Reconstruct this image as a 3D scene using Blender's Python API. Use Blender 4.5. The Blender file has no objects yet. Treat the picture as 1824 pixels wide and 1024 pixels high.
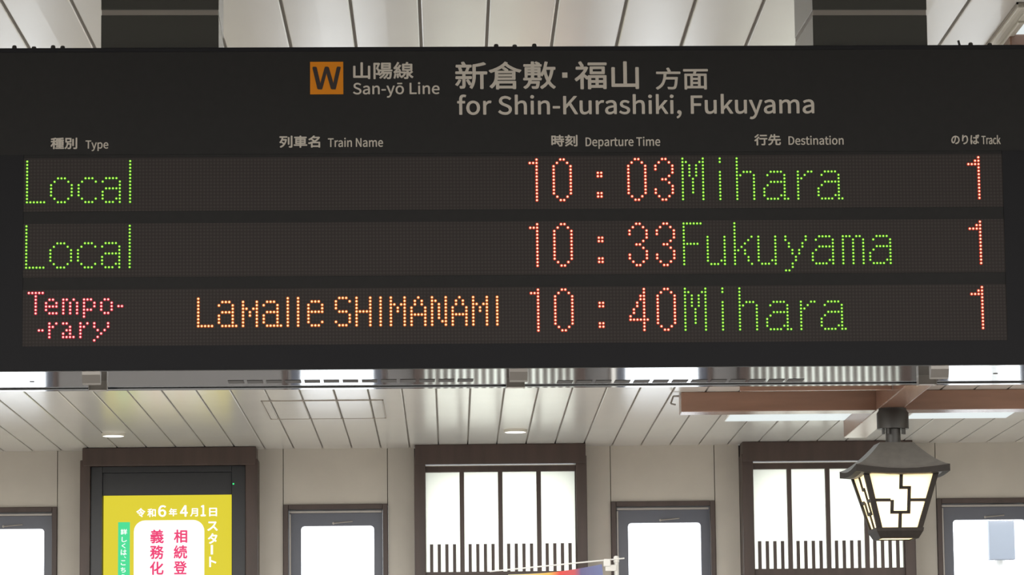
import bpy, bmesh, math
from mathutils import Vector, Matrix

sc = bpy.context.scene
COL = sc.collection

# ------------------------------------------------------------------ camera
FPX, PITCH, YAW, ROLL = 6264.5, 0.135284, 0.0182537, -0.0109009   # focal length in pixels of the 1824 px wide frame
CAM = Vector((0.0, 0.0, 1.6))
fwd = Vector((math.sin(YAW) * math.cos(PITCH), math.cos(YAW) * math.cos(PITCH), math.sin(PITCH)))
r0 = Vector((math.cos(YAW), -math.sin(YAW), 0.0))
u0 = r0.cross(fwd)
right = math.cos(ROLL) * r0 + math.sin(ROLL) * u0
up = -math.sin(ROLL) * r0 + math.cos(ROLL) * u0
cam_data = bpy.data.cameras.new('camera')
cam_data.sensor_width = 36.0
cam_data.lens = FPX / 1824.0 * 36.0
cam_data.clip_end = 200.0
cam = bpy.data.objects.new('camera', cam_data)
cam.matrix_world = Matrix(((right.x, up.x, -fwd.x, CAM.x), (right.y, up.y, -fwd.y, CAM.y),
                           (right.z, up.z, -fwd.z, CAM.z), (0, 0, 0, 1)))
COL.objects.link(cam)
sc.camera = cam

# ------------------------------------------------------------------ view, world, lights
sc.view_settings.view_transform = 'Standard'
sc.view_settings.look = 'None'
sc.view_settings.gamma = 1.0
sc.view_settings.exposure = 0.0
world = bpy.data.worlds.new('overcast_sky')
sc.world = world
world.use_nodes = True
bg = world.node_tree.nodes['Background']
bg.inputs['Color'].default_value = (0.90, 0.955, 1.0, 1)
bg.inputs['Strength'].default_value = 4.1


def area_lamp(name, loc, sx, sy, power, color, rot=(0, 0, 0)):
    d = bpy.data.lights.new(name, 'AREA')
    d.shape = 'RECTANGLE'
    d.size, d.size_y, d.energy, d.color = sx, sy, power, color
    o = bpy.data.objects.new(name, d)
    o.location, o.rotation_euler = loc, rot
    COL.objects.link(o)
    return o


WARM = (1.0, 0.975, 0.93)
# area lamps added out of view under the ceiling to brighten the hall
for lamp_x, lamp_y, lamp_power in ((-1.6, 1.5, 165), (1.9, 1.5, 165), (-1.9, 10.2, 150), (1.3, 9.6, 150),
                                   (-2.6, 13.8, 165), (0.2, 13.8, 165), (3.0, 13.4, 165)):
    area_lamp('fill_lamp', (lamp_x, lamp_y, 3.12), 2.2, 0.25, lamp_power, WARM)

# ------------------------------------------------------------------ geometry of the place
CEIL_Z = 3.2


def ray(px, py):
    return (fwd + right * ((px - 912.0) / FPX) + up * ((512.0 - py) / FPX))


def on_y(px, py, y):
    d = ray(px, py)
    return CAM + d * (y / d.y)


def on_z(px, py, z=CEIL_Z):
    d = ray(px, py)
    return CAM + d * ((z - CAM.z) / d.z)


WALL_Y = on_z(520, 799.5).y           # the far wall meets the ceiling here
BETA = 0.0187681                       # the board hangs at a slight angle to the hall
BO = CAM + ray(912, 655) * 6.217       # bottom front edge of the board
BX = Vector((math.cos(BETA), math.sin(BETA), 0))
BY = Vector((-math.sin(BETA), math.cos(BETA), 0))


def on_board(px, py, depth=0.0):
    """a point of the board's face, in the board's own frame (u, depth, v)"""
    d = ray(px, py)
    t = ((BO + BY * depth) - CAM).dot(BY) / d.dot(BY)
    p = CAM + d * t - BO
    return Vector((p.dot(BX), depth, p.z))


def under_board(px, py, z=0.0):
    """a point of the board's underside, in the board's own frame"""
    d = ray(px, py)
    p = CAM + d * ((BO.z + z - CAM.z) / d.z) - BO
    return Vector((p.dot(BX), p.dot(BY), z))


# ------------------------------------------------------------------ mesh helpers
class MB:
    def __init__(self):
        self.bm = bmesh.new()
        self.slot = 0

    def _faces(self, vs, faces):
        bv = [self.bm.verts.new(v) for v in vs]
        for f in faces:
            try:
                fc = self.bm.faces.new([bv[i] for i in f])
                fc.material_index = self.slot
            except ValueError:
                pass
        return bv

    def box(self, x0, x1, y0, y1, z0, z1, bev=0.0):
        vs = [(x0, y0, z0), (x1, y0, z0), (x1, y1, z0), (x0, y1, z0), (x0, y0, z1), (x1, y0, z1), (x1, y1, z1), (x0, y1, z1)]
        bv = self._faces(vs, [(3, 2, 1, 0), (4, 5, 6, 7), (0, 1, 5, 4), (1, 2, 6, 5), (2, 3, 7, 6), (3, 0, 4, 7)])
        if bev > 0:
            es = list({e for v in bv for e in v.link_edges})
            bmesh.ops.bevel(self.bm, geom=es, offset=bev, segments=2, profile=0.5, affect='EDGES')
        return self

    def prism(self, pts, axis, a, b):
        """extrude a 2D outline (counter-clockwise) along an axis from a to b"""
        def mk(p, t):
            if axis == 'y':
                return (p[0], t, p[1])
            if axis == 'x':
                return (t, p[0], p[1])
            return (p[0], p[1], t)
        n = len(pts)
        vs = [mk(p, a) for p in pts] + [mk(p, b) for p in pts]
        fs = [tuple(range(n))[::-1], tuple(range(n, 2 * n))] + [(i, (i + 1) % n, n + (i + 1) % n, n + i) for i in range(n)]
        self._faces(vs, fs)
        return self

    def hexa(self, lo, hi):
        """solid between two four-point loops"""
        vs = list(lo) + list(hi)
        self._faces(vs, [(3, 2, 1, 0), (4, 5, 6, 7), (0, 1, 5, 4), (1, 2, 6, 5), (2, 3, 7, 6), (3, 0, 4, 7)])
        return self

    def lathe(self, prof, cx=0, cy=0, seg=32):
        rings = []
        vs, fs = [], []
        for r, z in prof:
            rings.append(len(vs))
            for k in range(seg):
                a = 2 * math.pi * k / seg
                vs.append((cx + r * math.cos(a), cy + r * math.sin(a), z))
        for i in range(len(prof) - 1):
            for k in range(seg):
                k2 = (k + 1) % seg
                fs.append((rings[i] + k, rings[i] + k2, rings[i + 1] + k2, rings[i + 1] + k))
        fs.append(tuple(range(seg))[::-1])
        fs.append(tuple(range(rings[-1], rings[-1] + seg)))
        self._faces(vs, fs)
        return self

    def bar(self, a, b, r, seg=10):
        a, b = Vector(a), Vector(b)
        d = (b - a).normalized()
        s = d.cross(Vector((0, 0, 1)))
        if s.length < 1e-4:
            s = Vector((1, 0, 0))
        s.normalize()
        t = s.cross(d)
        vs = [p + (s * math.cos(2 * math.pi * k / seg) + t * math.sin(2 * math.pi * k / seg)) * r for p in (a, b) for k in range(seg)]
        fs = [tuple(range(seg)), tuple(range(seg, 2 * seg))[::-1]] + [(k, seg + k, seg + (k + 1) % seg, (k + 1) % seg) for k in range(seg)]
        self._faces(vs, fs)
        return self

    def build(self, name, mats, parent=None, smooth=False):
        bmesh.ops.recalc_face_normals(self.bm, faces=self.bm.faces[:])
        me = bpy.data.meshes.new(name)
        self.bm.to_mesh(me)
        self.bm.free()
        for m in (mats if isinstance(mats, (list, tuple)) else [mats]):
            me.materials.append(m)
        if smooth:
            for p in me.polygons:
                p.use_smooth = True
            try:
                me.set_sharp_from_angle(angle=math.radians(35))
            except Exception:
                pass
        o = bpy.data.objects.new(name, me)
        COL.objects.link(o)
        if parent:
            o.parent = parent
        return o


def thing(name, label, cat, loc, rotz=0.0, group=None):
    o = bpy.data.objects.new(name, None)
    o.empty_display_size = 0.05
    COL.objects.link(o)
    o.location = loc
    o.rotation_euler = (0, 0, rotz)
    return tag(o, label, cat, group)


def tag(o, label, cat, group=None):
    o['label'], o['category'] = label, cat
    if group:
        o['group'] = group
    return o


def struct(o):
    o['kind'] = 'structure'
    return o


# ------------------------------------------------------------------ materials
def srgb(r, g, b):
    return tuple((c / 255 / 12.92) if c / 255 <= 0.04045 else ((c / 255 + 0.055) / 1.055) ** 2.4 for c in (r, g, b))


def mat(name, col, rough=0.5, metal=0.0, emit=None, strength=0.0, spec=0.5, noise=0.0, nscale=20.0, bump=0.0, stretch=(1, 1, 1)):
    m = bpy.data.materials.new(name)
    m.use_nodes = True
    nt = m.node_tree
    b = nt.nodes['Principled BSDF']
    b.inputs['Base Color'].default_value = (*col, 1)
    b.inputs['Roughness'].default_value = rough
    b.inputs['Metallic'].default_value = metal
    b.inputs['Specular IOR Level'].default_value = spec
    if emit:
        b.inputs['Emission Color'].default_value = (*emit, 1)
        b.inputs['Emission Strength'].default_value = strength
    if noise or bump:
        tc = nt.nodes.new('ShaderNodeTexCoord')
        mp = nt.nodes.new('ShaderNodeMapping')
        mp.inputs['Scale'].default_value = stretch
        nz = nt.nodes.new('ShaderNodeTexNoise')
        nz.inputs['Scale'].default_value = nscale
        nz.inputs['Detail'].default_value = 5
        nt.links.new(tc.outputs['Object'], mp.inputs['Vector'])
        nt.links.new(mp.outputs['Vector'], nz.inputs['Vector'])
        if noise:
            rp = nt.nodes.new('ShaderNodeValToRGB')
            rp.color_ramp.elements[0].position = 0.3
            rp.color_ramp.elements[1].position = 0.7
            rp.color_ramp.elements[0].color = (*[c * (1 - noise) for c in col], 1)
            rp.color_ramp.elements[1].color = (*[min(1, c * (1 + noise)) for c in col], 1)
            nt.links.new(nz.outputs['Fac'], rp.inputs['Fac'])
            nt.links.new(rp.outputs['Color'], b.inputs['Base Color'])
        if bump:
            bp = nt.nodes.new('ShaderNodeBump')
            bp.inputs['Strength'].default_value = bump
            bp.inputs['Distance'].default_value = 0.002
            nt.links.new(nz.outputs['Fac'], bp.inputs['Height'])
            nt.links.new(bp.outputs['Normal'], b.inputs['Normal'])
    return m


def emission(name, col, strength):
    return mat(name, (0.02, 0.02, 0.02), 0.6, emit=col, strength=strength, spec=0.1)


def clear_glass(name):
    m = bpy.data.materials.new(name)
    m.use_nodes = True
    nt = m.node_tree
    nt.nodes.clear()
    out = nt.nodes.new('ShaderNodeOutputMaterial')
    mix = nt.nodes.new('ShaderNodeMixShader')
    tr = nt.nodes.new('ShaderNodeBsdfTransparent')
    gl = nt.nodes.new('ShaderNodeBsdfGlossy')
    gl.inputs['Roughness'].default_value = 0.02
    mix.inputs['Fac'].default_value = 0.06
    nt.links.new(tr.outputs[0], mix.inputs[1])
    nt.links.new(gl.outputs[0], mix.inputs[2])
    nt.links.new(mix.outputs[0], out.inputs['Surface'])
    return m


def frosted(name, col, share=0.85):
    m = bpy.data.materials.new(name)
    m.use_nodes = True
    nt = m.node_tree
    nt.nodes.clear()
    out = nt.nodes.new('ShaderNodeOutputMaterial')
    mix = nt.nodes.new('ShaderNodeMixShader')
    df = nt.nodes.new('ShaderNodeBsdfDiffuse')
    tl = nt.nodes.new('ShaderNodeBsdfTranslucent')
    df.inputs['Color'].default_value = (*col, 1)
    tl.inputs['Color'].default_value = (*col, 1)
    mix.inputs['Fac'].default_value = share
    nt.links.new(df.outputs[0], mix.inputs[1])
    nt.links.new(tl.outputs[0], mix.inputs[2])
    nt.links.new(mix.outputs[0], out.inputs['Surface'])
    return m


M = {}
M['wall'] = mat('beige_wall_panel', (0.55, 0.52, 0.47), 0.6, noise=0.04, nscale=6, bump=0.05)
M['groove'] = mat('wall_groove', (0.16, 0.14, 0.12), 0.8)
M['plank'] = mat('glossy_ceiling_plank', (0.72, 0.715, 0.69), 0.2, spec=0.5, noise=0.02, nscale=3)
M['gap'] = mat('ceiling_gap', (0.32, 0.29, 0.255), 0.7)
M['wainscot'] = mat('added_dark_wainscot', (0.16, 0.155, 0.155), 0.5)
M['floor'] = mat('floor_tile', (0.28, 0.27, 0.26), 0.3, noise=0.08, nscale=4)
M['wood'] = mat('dark_brown_wood', (0.058, 0.038, 0.033), 0.42, noise=0.25, nscale=14, stretch=(1, 1, 0.12))
M['beam'] = mat('brown_beam_wood', (0.25, 0.135, 0.094), 0.27, spec=0.8, noise=0.22, nscale=10, stretch=(0.12, 1, 1))
M['sash'] = mat('glare_tinted_sash', (0.09, 0.10, 0.135), 0.3)  # dark steel sash, with the blue-grey window glare put into its colour
M['board'] = mat('black_board_paint', (0.0175, 0.0175, 0.0185), 0.55, spec=0.3, noise=0.08, nscale=60)
M['rim'] = mat('black_rim_paint', (0.010, 0.0105, 0.0145), 0.5, spec=0.25)
M['letter'] = mat('pale_lettering', (0.68, 0.635, 0.575), 0.6)
M['orange'] = mat('orange_symbol', (0.86, 0.29, 0.012), 0.5, spec=0.2)
M['letter_dark'] = mat('dark_symbol_letter', (0.026, 0.015, 0.015), 0.5)
M['steel'] = mat('brushed_stainless', (0.40, 0.42, 0.45), 0.055, metal=1.0)
M['catch'] = mat('catch_steel', (0.34, 0.32, 0.30), 0.35, metal=0.5)
M['dark_metal'] = mat('dark_metal', (0.03, 0.028, 0.026), 0.45)
M['slot'] = mat('slot_shadow', (0.05, 0.045, 0.045), 0.6)
M['post'] = mat('dark_grey_post_paint', (0.035, 0.037, 0.033), 0.16, spec=0.6)
M['post_band'] = mat('pale_post_band', (0.27, 0.25, 0.23), 0.5)
M['lantern'] = mat('lantern_iron', (0.016, 0.013, 0.011), 0.6, spec=0.15, noise=0.15, nscale=40)
M['lantern_roof'] = mat('lantern_roof_metal', (0.10, 0.095, 0.087), 0.45, noise=0.12, nscale=30)
M['white'] = mat('white_plastic', (0.80, 0.80, 0.78), 0.4)
M['cream'] = mat('cream_plastic', (0.62, 0.60, 0.53), 0.4)
M['glass'] = clear_glass('clear_pane')
M['frost'] = frosted('frosted_pane', (0.96, 0.96, 0.89), 0.93)
M['lantern_glass'] = frosted('lantern_frosted_glass', (0.95, 0.90, 0.76), 0.8)
M['lamp_white'] = emission('lit_diffuser', (1.0, 0.97, 0.90), 2.0)
M['tube_white'] = emission('lit_tube_panel', (0.92, 1.0, 1.0), 0.82)
M['screen_yellow'] = emission('screen_yellow', srgb(223, 208, 50), 1.0)
M['screen_white'] = emission('screen_white', (1, 1, 1), 1.15)
M['screen_green'] = emission('screen_green', srgb(72, 222, 150), 1.0)
M['screen_red'] = emission('screen_red', srgb(238, 62, 118), 1.0)
M['outdoor'] = mat('grey_blue_panel', (0.23, 0.255, 0.30), 0.6)
for key, core, ring in (('green', (0.62, 1.25, 0.13), srgb(40, 150, 16)), ('red', (1.4, 0.86, 0.80), srgb(215, 16, 52)),
                        ('orange', (1.4, 1.02, 0.72), srgb(222, 52, 20)), ('amber', (1.4, 1.12, 0.58), srgb(214, 96, 14))):
    M['led_core_' + key] = emission('led_core_' + key, core, 1.0)
    M['led_ring_' + key] = emission('led_ring_' + key, ring, 1.0)


def led_matrix_material():
    m = mat('unlit_led_matrix', (0.07, 0.058, 0.056), 0.7, spec=0.2)
    nt = m.node_tree
    b = nt.nodes['Principled BSDF']
    tc = nt.nodes.new('ShaderNodeTexCoord')
    sx = nt.nodes.new('ShaderNodeSeparateXYZ')
    nt.links.new(tc.outputs['Object'], sx.inputs[0])
    ds = []
    for ax in ('X', 'Z'):
        dv = nt.nodes.new('ShaderNodeMath'); dv.operation = 'DIVIDE'; dv.inputs[1].default_value = 0.006
        nt.links.new(sx.outputs[ax], dv.inputs[0])
        fr = nt.nodes.new('ShaderNodeMath'); fr.operation = 'FRACT'
        nt.links.new(dv.outputs[0], fr.inputs[0])
        sb = nt.nodes.new('ShaderNodeMath'); sb.operation = 'SUBTRACT'; sb.inputs[1].default_value = 0.5
        nt.links.new(fr.outputs[0], sb.inputs[0])
        pw = nt.nodes.new('ShaderNodeMath'); pw.operation = 'POWER'; pw.inputs[1].default_value = 2
        nt.links.new(sb.outputs[0], pw.inputs[0])
        ds.append(pw)
    ad = nt.nodes.new('ShaderNodeMath'); ad.operation = 'ADD'
    nt.links.new(ds[0].outputs[0], ad.inputs[0]); nt.links.new(ds[1].outputs[0], ad.inputs[1])
    lt = nt.nodes.new('ShaderNodeMath'); lt.operation = 'LESS_THAN'; lt.inputs[1].default_value = 0.11
    nt.links.new(ad.outputs[0], lt.inputs[0])
    mx = nt.nodes.new('ShaderNodeMix'); mx.data_type = 'RGBA'
    mx.inputs['A'].default_value = (0.050, 0.044, 0.044, 1)
    mx.inputs['B'].default_value = (0.070, 0.0615, 0.061, 1)
    nt.links.new(lt.outputs[0], mx.inputs['Factor'])
    nt.links.new(mx.outputs['Result'], b.inputs['Base Color'])
    return m


M['led_matrix'] = led_matrix_material()

# ------------------------------------------------------------------ the hall
XL, XR, YB = -4.2, 4.6, -3.0
struct(MB().box(XL - 0.2, XR + 0.2, YB - 0.2, WALL_Y + 0.2, -0.15, 0).build('floor', M['floor']))
struct(MB().box(XL - 0.2, XL, YB, WALL_Y + 0.16, 0, CEIL_Z + 0.15).build('wall_left', M['wall']))
struct(MB().box(XR, XR + 0.2, YB, WALL_Y + 0.16, 0, CEIL_Z + 0.15).build('wall_right', M['wall']))
struct(MB().box(XL, XR, YB - 0.2, YB, 0, CEIL_Z + 0.15).build('wall_front', M['wall']))

# ceiling: long glossy planks with open joints, each plank slightly crowned
sa, sb_ = on_z(517, 80), on_z(1329.5, 80)
PLANK = (sb_.x - sa.x) / 7.0
cb = MB()
cb.slot = 1
cb.box(XL, XR, YB, WALL_Y + 0.2, CEIL_Z + 0.012, CEIL_Z + 0.15)
cb.slot = 0
GAP = 0.007
k0 = math.floor((XL - sa.x) / PLANK)
n_pl = int((XR - XL) / PLANK) + 3
for k in range(n_pl):
    a = sa.x + (k0 + k) * PLANK + GAP / 2
    b = a + PLANK - GAP
    a, b = max(a, XL), min(b, XR)
    if b - a < 0.02:
        continue
    w = b - a
    prof = [(a, CEIL_Z + 0.014), (a, CEIL_Z + 0.002), (a + 0.002, CEIL_Z + 0.0006), (a + 0.2 * w, CEIL_Z + 0.00035), (a + 0.5 * w, CEIL_Z),
            (a + 0.8 * w, CEIL_Z + 0.00035), (b - 0.002, CEIL_Z + 0.0006), (b, CEIL_Z + 0.002), (b, CEIL_Z + 0.014)]
    cb.prism(prof, 'y', YB, WALL_Y)
struct(cb.build('ceiling', [M['plank'], M['gap']]))


# far wall: measured openings (x0, x1, z0, z1)
def wx(px, py=900):
    return on_y(px, py, WALL_Y).x


def wz(py, px=900):
    return on_y(px, py, WALL_Y).z


BAY = (wx(1273) - wx(690))            # the facade repeats in this step
WIN_X0, WIN_X1 = wx(504.5), wx(690.5)
WIN_Z0, WIN_Z1 = 0.72, wz(898, 600)
LAT_Y = on_z(890, 790.5).y             # the lattice windows stand a little proud of the wall


def lx(px, py=900):
    return on_y(px, py, LAT_Y).x


def lz(py, px=890):
    return on_y(px, py, LAT_Y).z


LAT_X0, LAT_X1 = lx(738), lx(1046)
LAT_Z0, LAT_Z1 = 0.62, CEIL_Z
LAT_STEP = lx(1630) - lx(1046)
wins = [(WIN_X0 + d, WIN_X1 + d, WIN_Z0, WIN_Z1) for d in (-BAY - 0.01, 0, BAY, wx(1668) - wx(504.5))]
lats = [(LAT_X0, LAT_X1, LAT_Z0, CEIL_Z), (LAT_X0 + LAT_STEP, LAT_X1 + LAT_STEP, LAT_Z0, CEIL_Z)]
WT = 0.16
wb = MB()
edges = sorted([XL, XR] + [e for o in wins + lats for e in o[:2]])
g = 0.0018
for i in range(len(edges) - 1):
    a, b = edges[i], edges[i + 1]
    mid = (a + b) / 2
    hole = next((o for o in wins + lats if o[0] < mid < o[1]), None)
    if hole is None:
        wb.box(a + g, b - g, WALL_Y, WALL_Y + WT, 0, CEIL_Z + 0.012)
    else:
        wb.box(a + g, b - g, WALL_Y, WALL_Y + WT, 0, hole[2])
        if hole[3] < CEIL_Z:
            wb.box(a + g, b - g, WALL_Y, WALL_Y + WT, hole[3], CEIL_Z + 0.012)
wb.slot = 1
for e in edges[1:-1]:
    # dark backing of the open joints above the windows
    z0 = WIN_Z1 if any(abs(e - v) < 1e-6 for o in wins for v in o[:2]) else 0
    if z0:
        wb.box(e - g, e + g, WALL_Y + 0.02, WALL_Y + WT, z0, CEIL_Z)
struct(wb.build('wall_back', [M['wall'], M['groove']]))
wsb = MB()  # unseen wainscot, added dark so the steel underside reflects a darker wall
for i in range(len(edges) - 1):
    if not any(o[0] < (edges[i] + edges[i + 1]) / 2 < o[1] for o in wins + lats):
        wsb.box(edges[i] + 0.004, edges[i + 1] - 0.004, WALL_Y - 0.02, WALL_Y - 0.001, 0.0, 1.3, 0.003)
struct(wsb.build('trim_1', M['wainscot']))


def rounded_rect(x0, x1, z0, z1, r, seg=6):
    pts = []
    for cx, cz, a0 in ((x1 - r, z0 + r, -90), (x1 - r, z1 - r, 0), (x0 + r, z1 - r, 90), (x0 + r, z0 + r, 180)):
        for k in range(seg + 1):
            a = math.radians(a0 + 90 * k / seg)
            pts.append((cx + r * math.cos(a), cz + r * math.sin(a)))
    return pts


def frame_with_round_hole(mb, x0, x1, z0, z1, hx0, hx1, hz0, hz1, r, y0, y1):
    """a flat frame whose opening has rounded corners"""
    seg = 6
    inner = rounded_rect(hx0, hx1, hz0, hz1, r, seg)
    n = len(inner)
    outer = []
    corners = [(x1, z0), (x1, z1), (x0, z1), (x0, z0)]
    for c in range(4):
        outer += [corners[c]] * (seg + 1)
    vi = [[mb.bm.verts.new((p[0], y, p[1])) for p in inner] for y in (y0, y1)]
    vc = [[mb.bm.verts.new((p[0], y, p[1])) for p in corners] for y in (y0, y1)]
    for s in (0, 1):
        for i in range(n):
            j = (i + 1) % n
            ci, cj = i // (seg + 1), j // (seg + 1)
            vs = [vi[s][i], vi[s][j], vc[s][cj]] + ([vc[s][ci]] if ci != cj else [])
            mb.bm.faces.new(vs)
    for i in range(n):
        j = (i + 1) % n
        mb.bm.faces.new([vi[0][i], vi[0][j], vi[1][j], vi[1][i]])
    for c in range(4):
        d = (c + 1) % 4
        mb.bm.faces.new([vc[0][c], vc[0][d], vc[1][d], vc[1][c]])


PX = (wx(1200) - wx(200)) / 1000.0     # one pixel of the photograph in metres at the far wall
for i, (x0, x1, z0, z1) in enumerate(wins):
    root = bpy.data.objects.new('window_%d' % (i + 1), None)
    COL.objects.link(root)
    root.location = ((x0 + x1) / 2, WALL_Y, z0)
    struct(root)
    w, h = (x1 - x0) / 2, z1 - z0
    t = 9 * PX
    fb = MB()
    fb.box(-w, -w + t, -0.015, 0.10, 0, h, 0.003)
    fb.box(w - t, w, -0.015, 0.10, 0, h, 0.003)
    fb.box(-w + t, w - t, -0.015, 0.10, h - t, h, 0.003)
    fb.box(-w + t, w - t, -0.015, 0.10, 0, t, 0.003)
    fb.build('window_frame', M['wood'], root)
    sb2 = MB()
    hx0, hx1 = -w + 31 * PX, w - 25 * PX
    frame_with_round_hole(sb2, -w + t + 0.002, w - t - 0.002, t + 0.002, h - t - 0.002, hx0, hx1, 0.09, h - 37.5 * PX, 0.018, 0.045, 0.085)
    sash = sb2.build('sash', M['sash'], root)
    lb = MB()
    lb.box(-w + t + 0.004, w - t - 0.004, 0.03, 0.045, h - t - 0.016, h - t - 0.004, 0.002)
    lb.box(-w + t + 0.003, -w + t + 0.012, 0.02, 0.045, t, h - t - 0.02, 0.002)
    lb.build('glazing_bead', M['catch'], root)
    hb = MB()
    hb.bar((-0.012, 0.036, h - 33 * PX), (0.085, 0.036, h - 30 * PX), 0.0035)
    hb.bar((-0.012, 0.045, h - 33 * PX), (-0.012, 0.034, h - 33 * PX), 0.006)
    hb.build('latch_handle', M['catch'], root)
    pb = MB()
    pb.box(hx0 - 0.006, hx1 + 0.006, 0.062, 0.066, 0.082, h - 37.5 * PX + 0.006)
    pb.build('pane', M['glass'], root)

for i, (x0, x1, z0, z1) in enumerate(lats):
    root = bpy.data.objects.new('window_%d' % (i + 5), None)
    COL.objects.link(root)
    root.location = (x0, LAT_Y, 0)
    struct(root)
    w = x1 - x0
    top = LAT_Z1
    jl, jr = 20 * PX, 19 * PX
    fb = MB()
    fb.box(0.004, w - 0.004, 0.0, 0.26, lz(826), top, 0.004)                # header board
    fb.box(0, jl, 0.006, 0.26, LAT_Z0, lz(812), 0.004)
    fb.box(w - jr, w, 0.006, 0.26, LAT_Z0, lz(812), 0.004)
    fb.box(jl, w - jr, 0.006, 0.26, LAT_Z0, LAT_Z0 + 0.08, 0.004)
    fb.box(-0.0025, w + 0.0025, WALL_Y - LAT_Y + 0.03, 0.27, lz(826), top)
    fb.build('window_frame', M['wood'], root)
    za, zb = lz(839), lz(828.5)
    px0, px1 = lx(759, 990) - LAT_X0, lx(1026, 990) - LAT_X0
    gb = MB()
    gb.box(jl, w - jr, 0.03, 0.06, za, zb)                                           # top rail
    pw = 60 * PX
    pitch = (px1 - px0 - pw) / 3.0
    spans = [(px0 + k * pitch, px0 + k * pitch + pw) for k in range(4)]
    gb.box(jl, spans[0][0], 0.03, 0.06, LAT_Z0 + 0.08, za)
    gb.box(spans[3][1], w - jr, 0.03, 0.06, LAT_Z0 + 0.08, za)
    for k in range(3):
        gb.box(spans[k][1], spans[k + 1][0], 0.03, 0.06, LAT_Z0 + 0.08, za)
    zr = lz(1017)
    gb.box(jl, w - jr, 0.031, 0.059, zr - 0.05, zr)                                 # mid rail
    gb.box(jl, w - jr, 0.031, 0.059, 1.16, 1.20)                                    # lower rail
    gb.build('lattice_frame', M['wood'], root)
    zt = lz(967.5)
    for (z_lo, z_hi) in ((zr, zt), (0.70, 1.16)):
        for (a, b) in spans:
            for q in range(4):
                c = a + (b - a) * (q + 0.72) / 4.45
                hw_ = (2.9 if z_lo > 1.5 else 4.6) * PX
                MB().box(c - hw_, c + hw_, 0.033, 0.052, z_lo, z_hi).build('slat', M['wood'], root)
    for (a, b) in spans:
        MB().box(a - 0.003, b + 0.003, 0.062, 0.066, LAT_Z0 + 0.08, za + 0.003).build('pane', M['frost'], root)
    lb = MB()
    lb.box(jl, w - jr, 0.024, 0.03, lz(828.6), lz(827.2))
    lb.build('pale_bead', M['cream'], root)

# ------------------------------------------------------------------ departure board
ROOT = thing('departure_board', 'long black train departure board with lit green, orange and red dot-matrix rows', 'departure board', BO, BETA)
BH = on_board(912, 82.5).z                       # height of the board
BL, BR = on_board(-75, 400).x, on_board(1905, 400).x
BD = under_board(520, 690).y                     # depth of the board
cs = MB()
cs.box(BL, BR, 0.012, BD - 0.022, 0.0, BH - 0.004, 0.002)
cs.build('casing', M['rim'], ROOT)
fr = MB()
pL, pR = on_board(41, 440).x, on_board(1790, 440).x
pT, pB = on_board(912, 272).z, on_board(912, 611.5).z
fr.box(BL, pL, 0.0, 0.014, 0.0, pT)
fr.box(pR, BR, 0.0, 0.014, 0.0, pT)
fr.box(pL, pR, 0.0, 0.014, 0.0, pB)
fr.box(BL, BR, 0.0, 0.014, BH - 0.008, BH, 0.0015)
fr.build('front_frame', M['rim'], ROOT)
MB().box(BL, BR, 0.001, 0.014, pT, BH - 0.008).build('header_panel', M['board'], ROOT)
MB().box(pL, pR, 0.0022, 0.013, pB, pT).build('display_backing', M['board'], ROOT)
# flat stainless underside, with a folded lip along the back
MB().box(BL + 0.004, BR - 0.004, 0.002, BD - 0.029, -0.0012, 0.0002).build('underside_plate', M['steel'], ROOT)
MB().box(BL, BR, BD - 0.021, BD, -0.004, 0.045, 0.001).build('back_door_lip', M['steel'], ROOT)
for px_lo in (404, 995):
    sl = MB()
    y0 = under_board(px_lo, 676.5).y
    y1 = y0 + 0.045
    for k in range(13):
        p = under_board(px_lo + 34.3 * k, 672.5)
        sl.box(p.x, p.x + 0.0285, y0, y1, -0.0018, -0.0011)
    sl.build('vent_slots', M['slot'], ROOT)
# two drain holes in the plate
for px, py in ((57, 678.5), (1773, 664.0)):
    p = under_board(px, py)
    MB().lathe([(0.0045, -0.0019), (0.0045, -0.0011)], p.x, p.y, 16).build('drain_hole', M['slot'], ROOT)
# catches along the lower front edge
for px in (162, 924, 1675):
    u = on_board(px, 665).x
    cbm = MB()
    cbm.prism([(0.002, 0.0), (0.002, -0.007), (0.010, -0.021), (0.018, -0.0235), (0.024, -0.021), (0.026, 0.0)], 'x', u - 0.016, u + 0.016)
    catch = cbm.build('catch', M['catch'], ROOT)
    hk = MB()
    hk.box(u - 0.015, u + 0.015, 0.150, 0.154, -0.0165, -0.001)
    hk.box(u - 0.015, u + 0.015, 0.150, 0.172, -0.0180, -0.0160)
    hk.box(u - 0.0165, u - 0.015, 0.146, 0.172, -0.019, -0.001)
    hk.box(u + 0.015, u + 0.0165, 0.146, 0.172, -0.019, -0.001)
    hk.build('catch_hook', M['catch'], catch)
# bolt heads along the top
for px, hgt in ((25, 0.0055), (60, 0.0035), (94, 0.0055), (111, 0.0045), (884, 0.005), (917, 0.004), (952, 0.0055), (1730, 0.005), (1764, 0.004)):
    p = on_board(px, 82)
    MB().lathe([(0.0042, BH - 0.0005), (0.0042, BH + hgt * 0.6), (0.003, BH + hgt), (0.001, BH + hgt * 1.1)], p.x, 0.006, 14).build('bolt', M['dark_metal'], ROOT, True)
p = on_board(1709, 78)
MB().bar((p.x + 0.0015, 0.006, BH - 0.001), (p.x - 0.001, 0.006, BH + 0.009), 0.0022).build('pin', M['dark_metal'], ROOT)

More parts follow.
